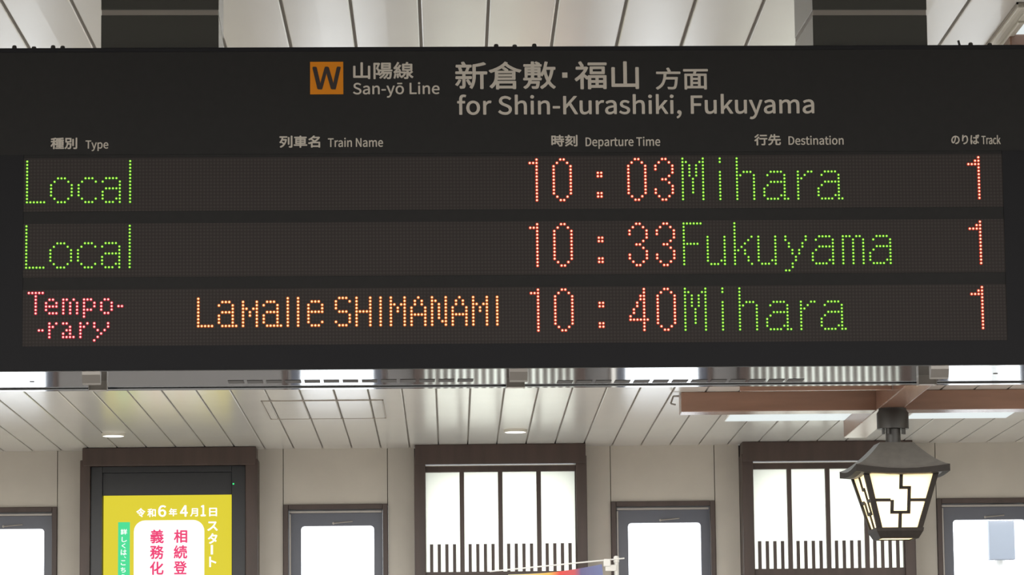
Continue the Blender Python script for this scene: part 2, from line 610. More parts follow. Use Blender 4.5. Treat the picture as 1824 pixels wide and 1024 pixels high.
# ---- printed lettering
GLYPHS = {
 'W': [[45,0,73,0,100,111,109,152,110,152,119,111,147,0,175,0,213,183,191,183,171,84,161,24,160,24,147,84,121,183,100,183,75,84,62,24,61,24,50,84,30,183,7,183]],
 '山陽線': [[27,158,27,-1,204,-1,204,-19,223,-19,223,158,204,158,204,19,135,19,135,207,115,207,115,19,46,19,46,158],[379,153,452,153,452,133,379,133],[379,186,452,186,452,167,379,167],[361,200,361,119,470,119,470,200],[339,104,339,88,372,88,361,68,346,51,328,38,335,32,340,26,356,39,371,55,392,55,377,33,359,13,338,-3,344,-9,349,-15,372,4,393,28,409,55,430,55,419,31,404,9,386,-9,393,-14,399,-19,418,1,434,26,447,55,464,55,462,35,461,20,459,9,457,2,454,-2,451,-4,447,-5,440,-5,428,-4,431,-11,433,-20,455,-20,463,-18,469,-13,472,-7,475,2,477,16,480,36,481,63,482,68,482,71,381,71,390,88,490,88,490,104],[270,199,270,-20,287,-20,287,182,320,182,314,164,300,124,311,110,318,97,322,85,323,74,321,64,317,57,309,55,295,55,298,47,300,39,316,39,329,44,335,50,338,60,339,73,338,85,335,98,328,112,317,127,326,148,334,171,342,193,330,200,327,199],[631,133,710,133,710,110,631,110],[631,169,710,169,710,147,631,147],[546,47,548,29,550,10,551,-7,566,-4,565,13,563,31,560,50],[521,49,518,28,514,8,509,-10,517,-13,524,-16,529,3,533,24,536,47],[569,52,574,38,578,23,581,11,594,15,591,28,587,42,582,56],[722,86,709,72,693,58,681,87,681,95,728,95,728,184,671,184,681,206,661,210,657,197,652,184,613,184,613,95,664,95,664,1,663,-2,659,-3,634,-3,637,-12,639,-20,654,-20,665,-19,673,-17,680,-11,681,1,681,48,694,25,710,6,729,-9,735,-1,741,6,726,16,712,29,700,45,718,59,736,75],[604,75,604,59,637,59,625,36,609,18,591,5,596,-1,601,-8,620,5,636,23,649,45,658,71,647,75],[517,60,519,61,524,62,531,64,542,66,557,68,579,72,581,57,597,62,594,78,588,97,582,115,568,112,575,87,539,82,559,107,578,134,595,163,579,173,560,139,534,137,554,168,572,203,554,211,546,190,537,172,528,157,522,148,516,138,509,134,512,125,515,117,518,118,524,119,534,120,550,123,541,110,534,101,519,83,510,78,514,69]],
 'San-yō Line': [[76,-3,97,-1,114,7,127,18,136,32,138,49,135,67,127,80,115,90,101,98,75,109,64,114,54,120,47,128,44,140,46,151,53,159,64,164,78,166,94,164,108,158,120,149,132,164,117,176,99,184,78,187,59,184,44,178,31,167,23,154,21,138,24,120,33,107,45,98,58,91,84,80,96,74,106,67,112,59,115,47,112,35,105,25,93,19,76,17,58,20,40,28,26,40,12,24,30,9,51,0],[203,-3,220,-1,235,6,248,16,249,16,251,0,270,0,270,84,268,102,263,118,254,129,241,137,223,139,202,136,184,130,170,122,178,106,190,113,204,118,219,120,233,117,241,110,246,99,247,86,216,81,193,74,176,64,167,51,164,35,167,19,175,7,188,-1],[210,15,198,17,189,24,186,37,188,47,194,55,206,62,223,67,247,71,247,33,234,23,222,17],[313,0,336,0,336,99,348,110,360,117,373,119,385,117,393,111,397,99,399,83,399,0,421,0,421,86,419,109,411,126,398,136,380,139,363,136,348,128,334,116,332,136,313,136],[454,61,518,61,518,79,454,79],[554,-59,572,-55,586,-45,597,-30,605,-12,656,136,634,136,609,61,604,41,598,22,597,22,590,42,584,61,556,136,532,136,587,0,584,-11,579,-22,572,-31,564,-38,553,-40,543,-38,538,-56],[735,-3,755,0,772,9,786,23,795,43,798,68,795,93,786,113,772,127,755,136,735,139,716,136,699,127,685,113,676,93,673,68,676,43,685,23,699,9,716,0],[735,16,719,19,707,30,699,46,696,68,699,89,707,106,719,116,735,120,751,116,764,106,772,89,775,68,772,46,764,30,751,19],[699,168,772,168,772,184,699,184],[892,0,996,0,996,20,915,20,915,183,892,183],[1026,0,1049,0,1049,136,1026,136],[1037,164,1045,166,1051,171,1053,179,1051,187,1045,192,1037,194,1030,192,1024,187,1022,179,1024,171,1030,166],[1095,0,1118,0,1118,99,1130,110,1142,117,1155,119,1166,117,1174,111,1179,99,1180,83,1180,0,1203,0,1203,86,1201,109,1193,126,1180,136,1162,139,1145,136,1130,128,1116,116,1113,136,1095,136],[1302,-3,1319,-1,1334,3,1347,11,1339,26,1323,18,1305,15,1287,18,1273,28,1264,43,1260,63,1351,63,1352,76,1350,97,1343,115,1332,128,1317,136,1298,139,1280,136,1263,127,1250,112,1241,92,1237,68,1241,43,1250,23,1264,9,1282,0],[1260,79,1264,97,1273,110,1285,118,1299,121,1313,118,1323,110,1330,97,1332,79]],
 '新倉敷': [[90,53,98,40,105,25,111,13,124,21,119,33,111,47,103,60],[34,59,24,36,10,17,17,12,24,8,33,21,42,38,49,55],[138,186,138,74,135,46,128,18,115,-6,123,-12,130,-18,143,9,151,40,155,71,156,100,156,108,194,108,194,-19,212,-19,212,108,240,108,240,126,156,126,156,174,183,178,209,185,232,192,217,206,201,200,181,195,160,190],[54,207,59,196,65,184,15,184,15,168,126,168,126,184,84,184,78,197,71,211],[94,167,91,154,86,140,81,127,12,127,12,111,63,111,63,85,13,85,13,68,63,68,63,5,62,2,60,1,41,1,44,-7,46,-15,62,-14,73,-12,78,-6,80,4,80,68,127,68,127,85,80,85,80,111,130,111,130,127,98,127,105,144,112,163],[32,163,38,144,41,127,58,131,54,148,47,166],[320,89,429,89,429,73,319,73],[320,102,320,118,429,118,429,102],[354,155,374,139,382,131,302,131,302,96,301,78,298,58,291,37,279,17,262,-1,270,-7,276,-14,291,1,302,17,310,35,310,-23,327,-23,327,-14,433,-14,433,-20,451,-20,451,44,313,44,317,60,447,60,447,131,383,131,396,140,388,148,378,156,367,164],[327,1,327,29,433,29,433,1],[375,211,358,191,337,174,312,159,285,146,257,136,264,128,270,120,308,136,344,157,375,184,397,164,423,147,451,132,479,122,485,130,492,139,462,148,433,162,407,178,386,196,392,203],[521,161,521,78,536,78,536,99,567,99,567,86,585,86,585,99,615,99,615,79,632,79,632,161,585,161,585,173,640,173,640,187,621,187,629,196,617,204,603,211,594,202,606,195,618,187,585,187,585,210,567,210,567,187,512,187,512,173,567,173,567,161],[567,148,567,136,536,136,536,148],[585,148,615,148,615,136,585,136],[567,124,567,110,536,110,536,124],[585,124,615,124,615,110,585,110],[564,81,570,69,510,69,510,55,549,55,545,36,538,19,527,4,510,-8,517,-14,522,-20,540,-8,552,8,561,26,606,26,605,11,603,2,600,-2,597,-4,580,-4,570,-3,574,-11,575,-18,585,-19,601,-19,609,-17,615,-13,618,-8,621,1,623,15,625,34,625,38,626,41,565,41,567,55,640,55,640,69,588,69,584,77,579,86],[672,146,711,146,703,101,692,64,680,102,672,145],[668,210,662,179,656,150,646,124,635,102,641,94,646,87,661,115,670,77,682,44,669,24,653,8,634,-6,639,-14,644,-21,670,0,691,26,709,0,731,-20,737,-12,743,-6,727,7,713,23,701,43,713,73,722,107,729,146,741,146,741,163,676,163,685,207]],
 '福山': [[33,202,40,190,47,177,53,166,68,173,59,190,48,209],[133,150,205,150,205,122,133,122],[117,165,117,107,222,107,222,165],[102,198,102,182,236,182,236,198],[159,75,159,49,121,49,121,75],[176,75,216,75,216,49,176,49],[159,34,159,8,121,8,121,34],[176,34,216,34,216,8,176,8],[14,163,14,146,77,146,63,122,45,99,25,79,5,63,8,59,12,52,15,46,31,60,48,76,48,-20,66,-20,66,89,76,78,86,68,93,60,103,74,103,-20,121,-20,121,-8,216,-8,216,-19,234,-19,234,91,103,91,103,75,89,89,79,97,71,104,88,130,100,157,90,164,87,163],[277,158,277,-1,454,-1,454,-19,473,-19,473,158,454,158,454,19,385,19,385,207,365,207,365,19,296,19,296,158]],
 '方面': [[110,205,117,192,123,178,127,167,17,167,17,149,85,149,84,124,81,98,75,74,67,50,54,29,36,10,12,-6,19,-13,25,-21,50,-4,70,16,84,39,93,64,100,90,189,90,187,60,184,37,181,20,177,9,173,3,168,1,161,0,151,0,136,1,119,2,123,-7,125,-17,142,-17,156,-18,167,-17,180,-15,189,-9,194,-2,197,8,201,23,204,42,206,68,209,100,209,103,210,107,210,109,103,109,106,149,234,149,234,167,129,167,146,175,138,192,128,212],[347,84,400,84,400,55,347,55],[347,99,347,127,400,127,400,99],[347,40,400,40,400,11,347,11],[265,194,265,176,361,176,358,160,354,144,276,144,276,-20,294,-20,294,-7,455,-7,455,-20,474,-20,474,144,373,144,383,176,486,176,486,194],[294,11,294,127,330,127,330,11],[455,11,418,11,418,127,455,127]],
 'for Shin-Kurashiki, Fukuyama': [[8,117,27,117,27,0,50,0,50,117,78,117,78,136,50,136,50,157,52,172,58,181,69,184,84,180,89,198,79,201,66,202,49,199,36,190,29,176,27,158,27,136,8,135],[157,-3,176,0,194,9,207,23,217,43,220,68,217,93,207,113,194,127,176,136,157,139,138,136,121,127,107,113,98,93,94,68,98,43,107,23,121,9,138,0],[157,16,141,19,129,30,121,46,118,68,121,89,129,106,141,116,157,120,173,116,186,106,194,89,197,68,194,46,186,30,173,19],[256,0,279,0,279,87,286,102,295,112,304,117,313,119,320,118,326,117,330,136,324,139,316,139,301,136,288,126,277,111,275,136,256,136],[462,-3,483,-1,500,7,513,18,521,32,524,49,521,67,513,80,501,90,486,98,460,109,450,114,440,120,433,128,430,140,432,151,439,159,450,164,464,166,480,164,494,158,506,149,518,164,503,176,485,184,464,187,445,184,429,178,417,167,409,154,406,138,410,120,419,107,431,98,444,91,470,80,482,74,492,67,498,59,501,47,498,35,491,25,478,19,462,17,444,20,426,28,412,40,398,24,416,9,437,0],[558,0,581,0,581,99,593,110,605,117,618,119,630,117,638,111,642,99,644,83,644,0,667,0,667,86,664,109,656,126,644,136,625,139,608,136,593,128,580,117,581,145,581,199,558,199],[710,0,733,0,733,136,710,136],[721,164,729,166,735,171,737,179,735,187,729,192,721,194,713,192,708,187,706,179,708,171,713,166],[779,0,802,0,802,99,814,110,826,117,839,119,850,117,858,111,863,99,864,83,864,0,887,0,887,86,885,109,877,126,864,136,846,139,828,136,813,128,800,116,797,136,779,136],[920,61,984,61,984,79,920,79],[1020,0,1043,0,1043,58,1075,96,1130,0,1155,0,1089,114,1147,183,1120,183,1044,91,1043,91,1043,183,1020,183],[1219,-3,1236,0,1251,8,1264,21,1265,21,1267,0,1286,0,1286,136,1263,136,1263,40,1251,26,1239,19,1226,17,1214,19,1206,25,1202,36,1200,53,1200,136,1177,136,1177,50,1180,27,1188,10,1201,0],[1331,0,1354,0,1354,87,1362,102,1370,112,1380,117,1388,119,1402,117,1406,136,1399,139,1391,139,1377,136,1364,126,1353,111,1352,111,1350,136,1331,136],[1460,-3,1476,-1,1491,6,1505,16,1507,0,1526,0,1526,84,1524,102,1519,118,1510,129,1497,137,1479,139,1458,136,1440,130,1426,122,1435,106,1446,113,1460,118,1475,120,1489,117,1498,110,1502,99,1503,86,1473,81,1449,74,1433,64,1423,51,1420,35,1423,19,1431,7,1444,-1],[1466,15,1454,17,1445,24,1442,37,1444,47,1450,55,1462,62,1479,67,1503,71,1503,33,1491,23,1479,17],[1605,-3,1626,0,1641,9,1651,21,1654,37,1652,50,1645,61,1636,68,1625,74,1613,78,1602,83,1592,87,1586,94,1583,102,1586,112,1594,119,1609,122,1625,118,1639,110,1650,124,1639,132,1624,137,1608,139,1589,136,1574,128,1565,116,1562,101,1565,86,1574,75,1587,67,1601,62,1612,57,1622,52,1629,45,1632,36,1629,25,1620,17,1605,15,1590,17,1577,22,1565,31,1554,16,1569,6,1586,-1],[1686,0,1709,0,1709,99,1722,110,1733,117,1746,119,1758,117,1766,111,1770,99,1772,83,1772,0,1795,0,1795,86,1792,109,1785,126,1772,136,1753,139,1736,136,1721,128,1708,117,1709,145,1709,199,1686,199],[1838,0,1861,0,1861,136,1838,136],[1849,164,1857,166,1863,171,1865,179,1863,187,1857,192,1849,194,1842,192,1836,187,1834,179,1836,171,1842,166],[1907,0,1929,0,1929,36,1955,66,1995,0,2019,0,1968,81,2013,136,1988,136,1930,64,1929,64,1929,199,1907,199],[2045,0,2068,0,2068,136,2045,136],[2056,164,2064,166,2070,171,2072,179,2070,187,2064,192,2056,194,2048,192,2043,187,2041,179,2043,171,2048,166],[2109,-48,2125,-39,2136,-27,2143,-12,2146,5,2144,19,2137,28,2127,32,2118,30,2112,24,2109,16,2112,7,2118,1,2126,-1,2129,0,2126,-14,2117,-26,2104,-34],[2241,0,2264,0,2264,82,2334,82,2334,102,2264,102,2264,164,2347,164,2347,183,2241,183],[2417,-3,2434,0,2449,8,2462,21,2464,0,2483,0,2483,136,2460,136,2460,40,2448,26,2437,19,2424,17,2412,19,2404,25,2400,36,2398,53,2398,136,2375,136,2375,50,2378,27,2385,10,2398,0],[2529,0,2552,0,2552,36,2577,66,2617,0,2642,0,2590,81,2636,136,2610,136,2553,64,2552,64,2552,199,2529,199],[2707,-3,2724,0,2738,8,2752,21,2754,0,2773,0,2773,136,2750,136,2750,40,2738,26,2726,19,2714,17,2702,19,2694,25,2690,36,2688,53,2688,136,2665,136,2665,50,2668,27,2675,10,2688,0],[2821,-59,2839,-55,2853,-45,2864,-30,2872,-12,2923,136,2901,136,2876,61,2871,41,2865,22,2864,22,2857,42,2850,61,2823,136,2799,136,2854,0,2851,-11,2846,-22,2839,-31,2831,-38,2820,-40,2810,-38,2805,-56],[2980,-3,2997,-1,3012,6,3025,16,3026,16,3028,0,3047,0,3047,84,3045,102,3040,118,3031,129,3018,137,3000,139,2979,136,2961,130,2947,122,2955,106,2967,113,2981,118,2996,120,3010,117,3019,110,3023,99,3024,86,2993,81,2970,74,2954,64,2944,51,2941,35,2944,19,2952,7,2965,-1],[2987,15,2975,17,2966,24,2963,37,2965,47,2971,55,2983,62,3000,67,3024,71,3024,33,3012,23,2999,17],[3090,0,3113,0,3113,99,3125,110,3136,117,3147,119,3158,117,3166,111,3171,99,3172,83,3172,0,3195,0,3195,99,3207,110,3219,117,3229,119,3241,117,3248,111,3253,99,3255,83,3255,0,3277,0,3277,86,3275,109,3267,126,3254,136,3236,139,3220,136,3206,127,3191,113,3184,127,3172,136,3154,139,3138,136,3124,128,3111,116,3109,136,3090,136],[3353,-3,3369,-1,3384,6,3398,16,3399,16,3401,0,3419,0,3419,84,3418,102,3412,118,3403,129,3390,137,3372,139,3351,136,3333,130,3319,122,3328,106,3340,113,3353,118,3369,120,3382,117,3391,110,3395,99,3397,86,3366,81,3342,74,3326,64,3316,51,3313,35,3316,19,3325,7,3337,-1],[3359,15,3347,17,3339,24,3335,37,3337,47,3344,55,3355,62,3373,67,3397,71,3397,33,3384,23,3372,17]],
 '種別': [[108,134,108,54,160,54,160,36,106,36,106,21,160,21,160,1,91,1,91,-15,241,-15,241,1,178,1,178,21,233,21,233,36,178,36,178,54,232,54,232,134,178,134,178,151,237,151,237,166,178,166,178,185,209,188,236,193,225,207,205,203,181,200,155,198,128,196,102,195,105,188,107,180,133,181,160,183,160,166,98,166,98,151,160,151,160,134],[125,88,160,88,160,68,125,68],[178,88,214,88,214,68,178,68],[125,120,160,120,160,100,125,100],[178,120,214,120,214,100,178,100],[90,207,74,200,54,195,32,190,11,186,14,179,16,172,53,178,53,140,12,140,12,122,51,122,42,100,31,78,19,59,7,43,12,35,17,26,30,44,42,67,53,91,53,-20,72,-20,72,88,88,66,94,57,106,72,79,99,72,107,72,122,103,122,103,140,72,140,72,182,88,187,103,192],[398,180,398,41,417,41,417,180],[460,205,460,5,458,0,453,-2,432,-2,415,-1,419,-11,422,-20,442,-20,457,-19,467,-17,474,-13,477,-6,478,5,478,205],[291,182,355,182,355,134,291,134],[274,199,274,117,301,117,299,89,295,61,287,35,276,11,258,-8,266,-13,272,-21,289,-2,301,21,310,46,315,73,357,73,355,46,353,27,351,13,349,4,347,-1,344,-3,338,-4,332,-3,322,-3,310,-2,313,-11,315,-19,346,-19,355,-17,362,-12,365,-6,368,2,370,14,371,31,373,54,374,82,374,85,375,88,375,90,317,90,320,117,373,117,373,199]],
 'Type': [[63,0,87,0,87,164,142,164,142,183,8,183,8,164,63,164],[175,-59,193,-55,207,-45,218,-30,226,-12,277,136,255,136,230,61,225,41,219,22,218,22,211,42,204,61,177,136,153,136,208,0,205,-11,200,-22,193,-31,184,-38,174,-40,164,-38,159,-56],[303,-57,326,-57,326,-11,325,13,338,4,350,-1,363,-3,381,0,397,9,410,24,419,45,422,70,420,93,413,113,402,127,387,136,368,139,352,137,338,130,325,120,324,120,322,136,303,136],[359,16,349,17,338,22,326,30,326,102,339,112,351,118,362,120,379,116,390,106,396,90,398,70,395,47,387,30,375,20],[513,-3,530,-1,545,3,558,11,550,26,534,18,516,15,498,18,484,28,475,43,471,63,562,63,563,76,561,97,554,115,543,128,528,136,509,139,491,136,474,127,461,112,452,92,448,68,451,43,461,23,475,9,493,0],[470,79,475,97,484,110,496,118,509,121,524,118,534,110,541,97,543,79]],
 '列車名': [[161,181,161,41,179,41,179,181],[212,209,212,4,211,0,207,-1,176,-1,180,-10,182,-19,199,-19,212,-18,221,-16,227,-12,230,-5,231,5,231,209],[45,76,59,66,72,55,83,45,65,24,43,7,20,-6,26,-13,31,-21,56,-7,79,11,98,35,114,63,127,98,135,138,124,142,121,141,64,141,75,179,143,179,143,197,15,197,15,179,56,179,48,151,39,124,27,101,13,82,21,76,28,69,44,94,58,124,115,124,106,90,93,62,82,71,69,81,56,89],[290,152,290,54,365,54,365,34,263,34,263,17,365,17,365,-21,384,-21,384,17,488,17,488,34,384,34,384,54,462,54,462,152,384,152,384,170,479,170,479,187,384,187,384,210,365,210,365,187,271,187,271,170,365,170,365,152],[308,96,365,96,365,70,308,70],[384,96,443,96,443,70,384,70],[308,136,365,136,365,110,308,110],[384,136,443,136,443,110,384,110],[566,132,586,117,604,102,559,82,512,68,517,60,522,51,563,63,563,-20,582,-20,582,-7,694,-7,694,-20,713,-20,713,85,613,85,643,103,670,125,693,150,711,178,699,186,696,185,607,185,623,207,602,211,588,192,569,174,546,156,517,140,525,133,531,125,563,145,590,168,684,168,667,147,646,128,622,111,602,128,580,143],[694,11,582,11,582,68,694,68]],
 'Train Name': [[63,0,87,0,87,164,142,164,142,183,8,183,8,164,63,164],[173,0,196,0,196,87,203,102,212,112,221,117,230,119,237,118,243,117,247,136,241,139,233,139,218,136,205,126,194,111,192,136,173,136],[301,-3,317,-1,332,6,346,16,347,16,349,0,368,0,368,84,366,102,361,118,352,129,338,137,321,139,300,136,282,130,267,122,276,106,288,113,302,118,317,120,331,117,339,110,344,99,345,86,314,81,291,74,274,64,265,51,262,35,265,19,273,7,285,-1],[308,15,295,17,287,24,284,37,286,47,292,55,304,62,321,67,345,71,345,33,332,23,320,17],[411,0,434,0,434,136,411,136],[422,164,430,166,435,171,437,179,435,187,430,192,422,194,414,192,409,187,407,179,409,171,414,166],[479,0,502,0,502,99,515,110,527,117,539,119,551,117,559,111,564,99,565,83,565,0,588,0,588,86,586,109,578,126,565,136,546,139,529,136,514,128,501,116,500,116,498,136,479,136],[690,0,712,0,712,96,711,125,709,154,710,154,730,116,797,0,821,0,821,183,799,183,799,88,800,59,802,30,801,30,781,68,714,183,690,183],[900,-3,916,-1,931,6,945,16,946,16,948,0,967,0,967,84,965,102,960,118,951,129,937,137,920,139,899,136,881,130,866,122,875,106,887,113,901,118,916,120,930,117,938,110,943,99,944,86,913,81,890,74,873,64,864,51,861,35,864,19,872,7,884,-1],[907,15,894,17,886,24,883,37,885,47,891,55,903,62,920,67,944,71,944,33,931,23,919,17],[1010,0,1033,0,1033,99,1045,110,1056,117,1067,119,1078,117,1086,111,1090,99,1092,83,1092,0,1115,0,1115,99,1127,110,1138,117,1149,119,1160,117,1168,111,1173,99,1174,83,1174,0,1197,0,1197,86,1194,109,1187,126,1174,136,1156,139,1140,136,1125,127,1111,113,1103,127,1091,136,1073,139,1058,136,1044,128,1031,116,1028,136,1010,136],[1296,-3,1313,-1,1328,3,1341,11,1333,26,1317,18,1299,15,1281,18,1267,28,1258,43,1254,63,1345,63,1346,76,1344,97,1337,115,1326,128,1311,136,1292,139,1274,136,1257,127,1244,112,1235,92,1231,68,1235,43,1244,23,1258,9,1276,0],[1254,79,1258,97,1267,110,1279,118,1293,121,1307,118,1317,110,1324,97,1326,79]],
 '時刻': [[111,52,124,38,135,22,143,8,159,18,151,32,139,47,126,61],[158,210,158,180,105,180,105,164,158,164,158,132,95,132,95,115,191,115,191,87,96,87,96,70,191,70,191,3,190,-1,186,-2,152,-2,156,-11,158,-20,176,-20,189,-19,199,-17,205,-13,208,-7,209,2,209,70,239,70,239,87,209,87,209,115,241,115,241,132,176,132,176,164,231,164,231,180,176,180,176,210],[73,104,73,46,37,46,37,104],[73,121,37,121,37,177,73,177],[19,194,19,9,37,9,37,29,91,29,91,194],[463,207,463,4,462,0,457,-2,438,-2,423,-1,427,-10,429,-19,448,-19,461,-18,471,-16,477,-12,480,-6,481,4,481,207],[418,181,418,42,436,42,436,181],[365,145,350,120,299,118,318,139,335,162,400,162,400,179,348,179,342,195,332,211,315,207,322,193,328,179,264,179,264,162,313,162,302,146,292,134,285,126,277,119,271,116,277,98,279,99,284,100,290,101,301,102,316,103,337,104,316,83,292,66,267,52,273,44,278,37,309,56,337,80,362,107,382,139],[382,97,360,66,332,38,300,15,265,-4,277,-20,315,3,350,31,365,17,379,3,389,-9,403,4,392,16,362,42,382,65,399,90]],
 'Departure Time': [[25,0,72,0,98,3,119,11,135,24,147,43,155,65,157,92,154,124,143,150,126,168,102,179,71,183,25,183],[48,19,48,165,69,165,92,162,110,153,123,138,131,118,134,92,131,67,123,47,110,31,92,22,69,19],[250,-3,267,-1,282,3,295,11,287,26,271,18,253,15,235,18,221,28,212,43,208,63,299,63,300,76,298,97,291,115,280,128,265,136,246,139,228,136,211,127,198,112,188,92,185,68,188,43,198,23,212,9,229,0],[207,79,212,97,221,110,233,118,246,121,261,118,271,110,278,97,280,79],[334,-57,357,-57,357,-11,356,13,368,4,381,-1,393,-3,411,0,428,9,441,24,449,45,452,70,450,93,443,113,433,127,417,136,398,139,383,137,368,130,355,120,352,136,334,136],[390,16,380,17,369,22,357,30,357,102,369,112,381,118,393,120,409,116,420,106,427,90,429,70,426,47,418,30,405,20],[520,-3,536,-1,551,6,565,16,566,16,568,0,586,0,586,84,585,102,580,118,570,129,557,137,539,139,519,136,501,130,486,122,495,106,507,113,521,118,536,120,549,117,558,110,562,99,564,86,533,81,509,74,493,64,484,51,480,35,483,19,492,7,504,-1],[526,15,514,17,506,24,502,37,504,47,511,55,522,62,540,67,564,71,564,33,551,23,539,17],[630,0,653,0,653,87,660,102,669,112,678,117,687,119,694,118,700,117,704,136,697,139,690,139,675,136,662,126,651,111,648,136,630,136],[769,-3,782,-2,794,2,790,19,782,16,774,15,762,18,755,27,753,41,753,117,790,117,790,136,753,136,753,174,734,174,732,136,710,135,710,117,731,117,731,42,733,23,739,9,751,0],[861,-3,878,0,892,8,905,21,906,21,908,0,927,0,927,136,904,136,904,40,892,26,880,19,867,17,856,19,848,25,843,36,842,53,842,136,819,136,819,50,821,27,829,10,842,0],[973,0,996,0,996,87,1003,102,1012,112,1021,117,1030,119,1037,118,1043,117,1047,136,1041,139,1033,139,1018,136,1005,126,994,111,991,136,973,136],[1125,-3,1142,-1,1157,3,1169,11,1161,26,1145,18,1127,15,1110,18,1096,28,1086,43,1082,63,1174,63,1175,76,1172,97,1166,115,1155,128,1139,136,1120,139,1102,136,1086,127,1072,112,1063,92,1060,68,1063,43,1072,23,1086,9,1104,0],[1082,79,1086,97,1095,110,1107,118,1121,121,1135,118,1146,110,1152,97,1155,79],[1305,0,1328,0,1328,164,1383,164,1383,183,1249,183,1249,164,1305,164],[1414,0,1437,0,1437,136,1414,136],[1426,164,1434,166,1439,171,1441,179,1439,187,1434,192,1426,194,1418,192,1412,187,1411,179,1412,171,1418,166],[1483,0,1506,0,1506,99,1518,110,1529,117,1540,119,1551,117,1559,111,1564,99,1565,83,1565,0,1588,0,1588,99,1600,110,1611,117,1622,119,1633,117,1641,111,1646,99,1647,83,1647,0,1670,0,1670,86,1668,109,1660,126,1647,136,1629,139,1613,136,1598,127,1584,113,1577,127,1564,136,1547,139,1531,136,1517,128,1504,116,1502,136,1483,136],[1769,-3,1787,-1,1801,3,1814,11,1806,26,1790,18,1772,15,1754,18,1740,28,1731,43,1727,63,1818,63,1819,76,1817,97,1810,115,1799,128,1784,136,1765,139,1747,136,1730,127,1717,112,1708,92,1704,68,1708,43,1717,23,1731,9,1749,0],[1727,79,1731,97,1740,110,1752,118,1766,121,1780,118,1791,110,1797,97,1799,79]],
 '行先': [[109,195,109,177,232,177,232,195],[67,210,51,191,30,172,9,156,15,148,20,141,43,159,65,181,85,203],[98,126,98,108,182,108,182,4,181,0,176,-1,136,-1,140,-10,143,-19,179,-19,190,-17,196,-12,200,-6,201,4,201,108,239,108,239,126],[77,157,57,128,32,102,6,81,20,65,34,77,48,91,48,-21,67,-21,67,112,95,150],[366,210,366,171,321,171,331,200,312,204,306,184,298,162,288,141,276,124,284,120,292,115,304,133,314,153,366,153,366,103,265,103,265,84,331,84,328,64,323,46,315,30,302,16,285,4,262,-6,269,-13,274,-21,299,-10,318,4,331,21,341,40,347,61,350,84,398,84,398,11,399,-2,403,-10,412,-15,426,-16,461,-16,472,-15,479,-10,484,-1,487,12,489,32,480,35,471,40,471,23,470,12,468,6,464,3,460,2,428,2,421,3,417,5,417,84,485,84,485,103,385,103,385,153,467,153,467,171,385,171,385,210]],
 'Destination': [[25,0,72,0,98,3,119,11,135,24,147,43,155,65,157,92,154,124,143,150,126,168,102,179,71,183,25,183],[48,19,48,165,69,165,92,162,110,153,123,138,131,118,134,92,131,67,123,47,110,31,92,22,69,19],[250,-3,267,-1,282,3,295,11,287,26,271,18,253,15,235,18,221,28,212,43,208,63,299,63,300,76,298,97,291,115,280,128,265,136,246,139,228,136,211,127,198,112,188,92,185,68,188,43,198,23,212,9,229,0],[207,79,212,97,221,110,233,118,246,121,261,118,271,110,278,97,280,79],[369,-3,390,0,406,9,415,21,418,37,416,50,410,61,400,68,389,74,377,78,366,83,357,87,350,94,348,102,351,112,359,119,373,122,390,118,404,110,415,124,403,132,389,137,373,139,353,136,338,128,329,116,326,101,330,86,339,75,351,67,366,62,377,57,387,52,394,45,397,36,394,25,385,17,370,15,355,17,342,22,330,31,319,16,333,6,350,-1],[493,-3,506,-2,518,2,514,19,506,16,498,15,486,18,479,27,477,41,477,117,514,117,514,136,477,136,477,174,458,174,456,136,434,135,434,117,455,117,455,42,457,23,463,9,475,0],[545,0,568,0,568,136,545,136],[556,164,564,166,570,171,572,179,570,187,564,192,556,194,549,192,543,187,541,179,543,171,549,166],[614,0,637,0,637,99,649,110,661,117,674,119,685,117,693,111,698,99,700,83,700,0,722,0,722,86,720,109,712,126,699,136,681,139,664,136,649,128,635,116,633,136,614,136],[798,-3,814,-1,829,6,843,16,845,0,864,0,864,84,862,102,857,118,848,129,835,137,817,139,796,136,778,130,764,122,773,106,784,113,798,118,813,120,827,117,836,110,840,99,841,86,810,81,787,74,771,64,761,51,758,35,761,19,769,7,782,-1],[804,15,792,17,783,24,780,37,782,47,788,55,800,62,817,67,841,71,841,33,829,23,817,17],[950,-3,963,-2,975,2,970,19,963,16,955,15,942,18,936,27,934,41,934,117,971,117,971,136,934,136,934,174,915,174,912,136,891,135,891,117,911,117,911,42,913,23,920,9,931,0],[1001,0,1024,0,1024,136,1001,136],[1013,164,1021,166,1026,171,1028,179,1026,187,1021,192,1013,194,1005,192,1000,187,998,179,1000,171,1005,166],[1123,-3,1142,0,1159,9,1173,23,1182,43,1186,68,1182,93,1173,113,1159,127,1142,136,1123,139,1104,136,1086,127,1073,113,1064,93,1060,68,1064,43,1073,23,1086,9,1104,0],[1123,16,1107,19,1095,30,1087,46,1084,68,1087,89,1095,106,1107,116,1123,120,1139,116,1152,106,1160,89,1162,68,1160,46,1152,30,1139,19],[1222,0,1245,0,1245,99,1257,110,1269,117,1282,119,1293,117,1301,111,1306,99,1308,83,1308,0,1330,0,1330,86,1328,109,1320,126,1307,136,1289,139,1272,136,1257,128,1243,116,1240,136,1222,136]],
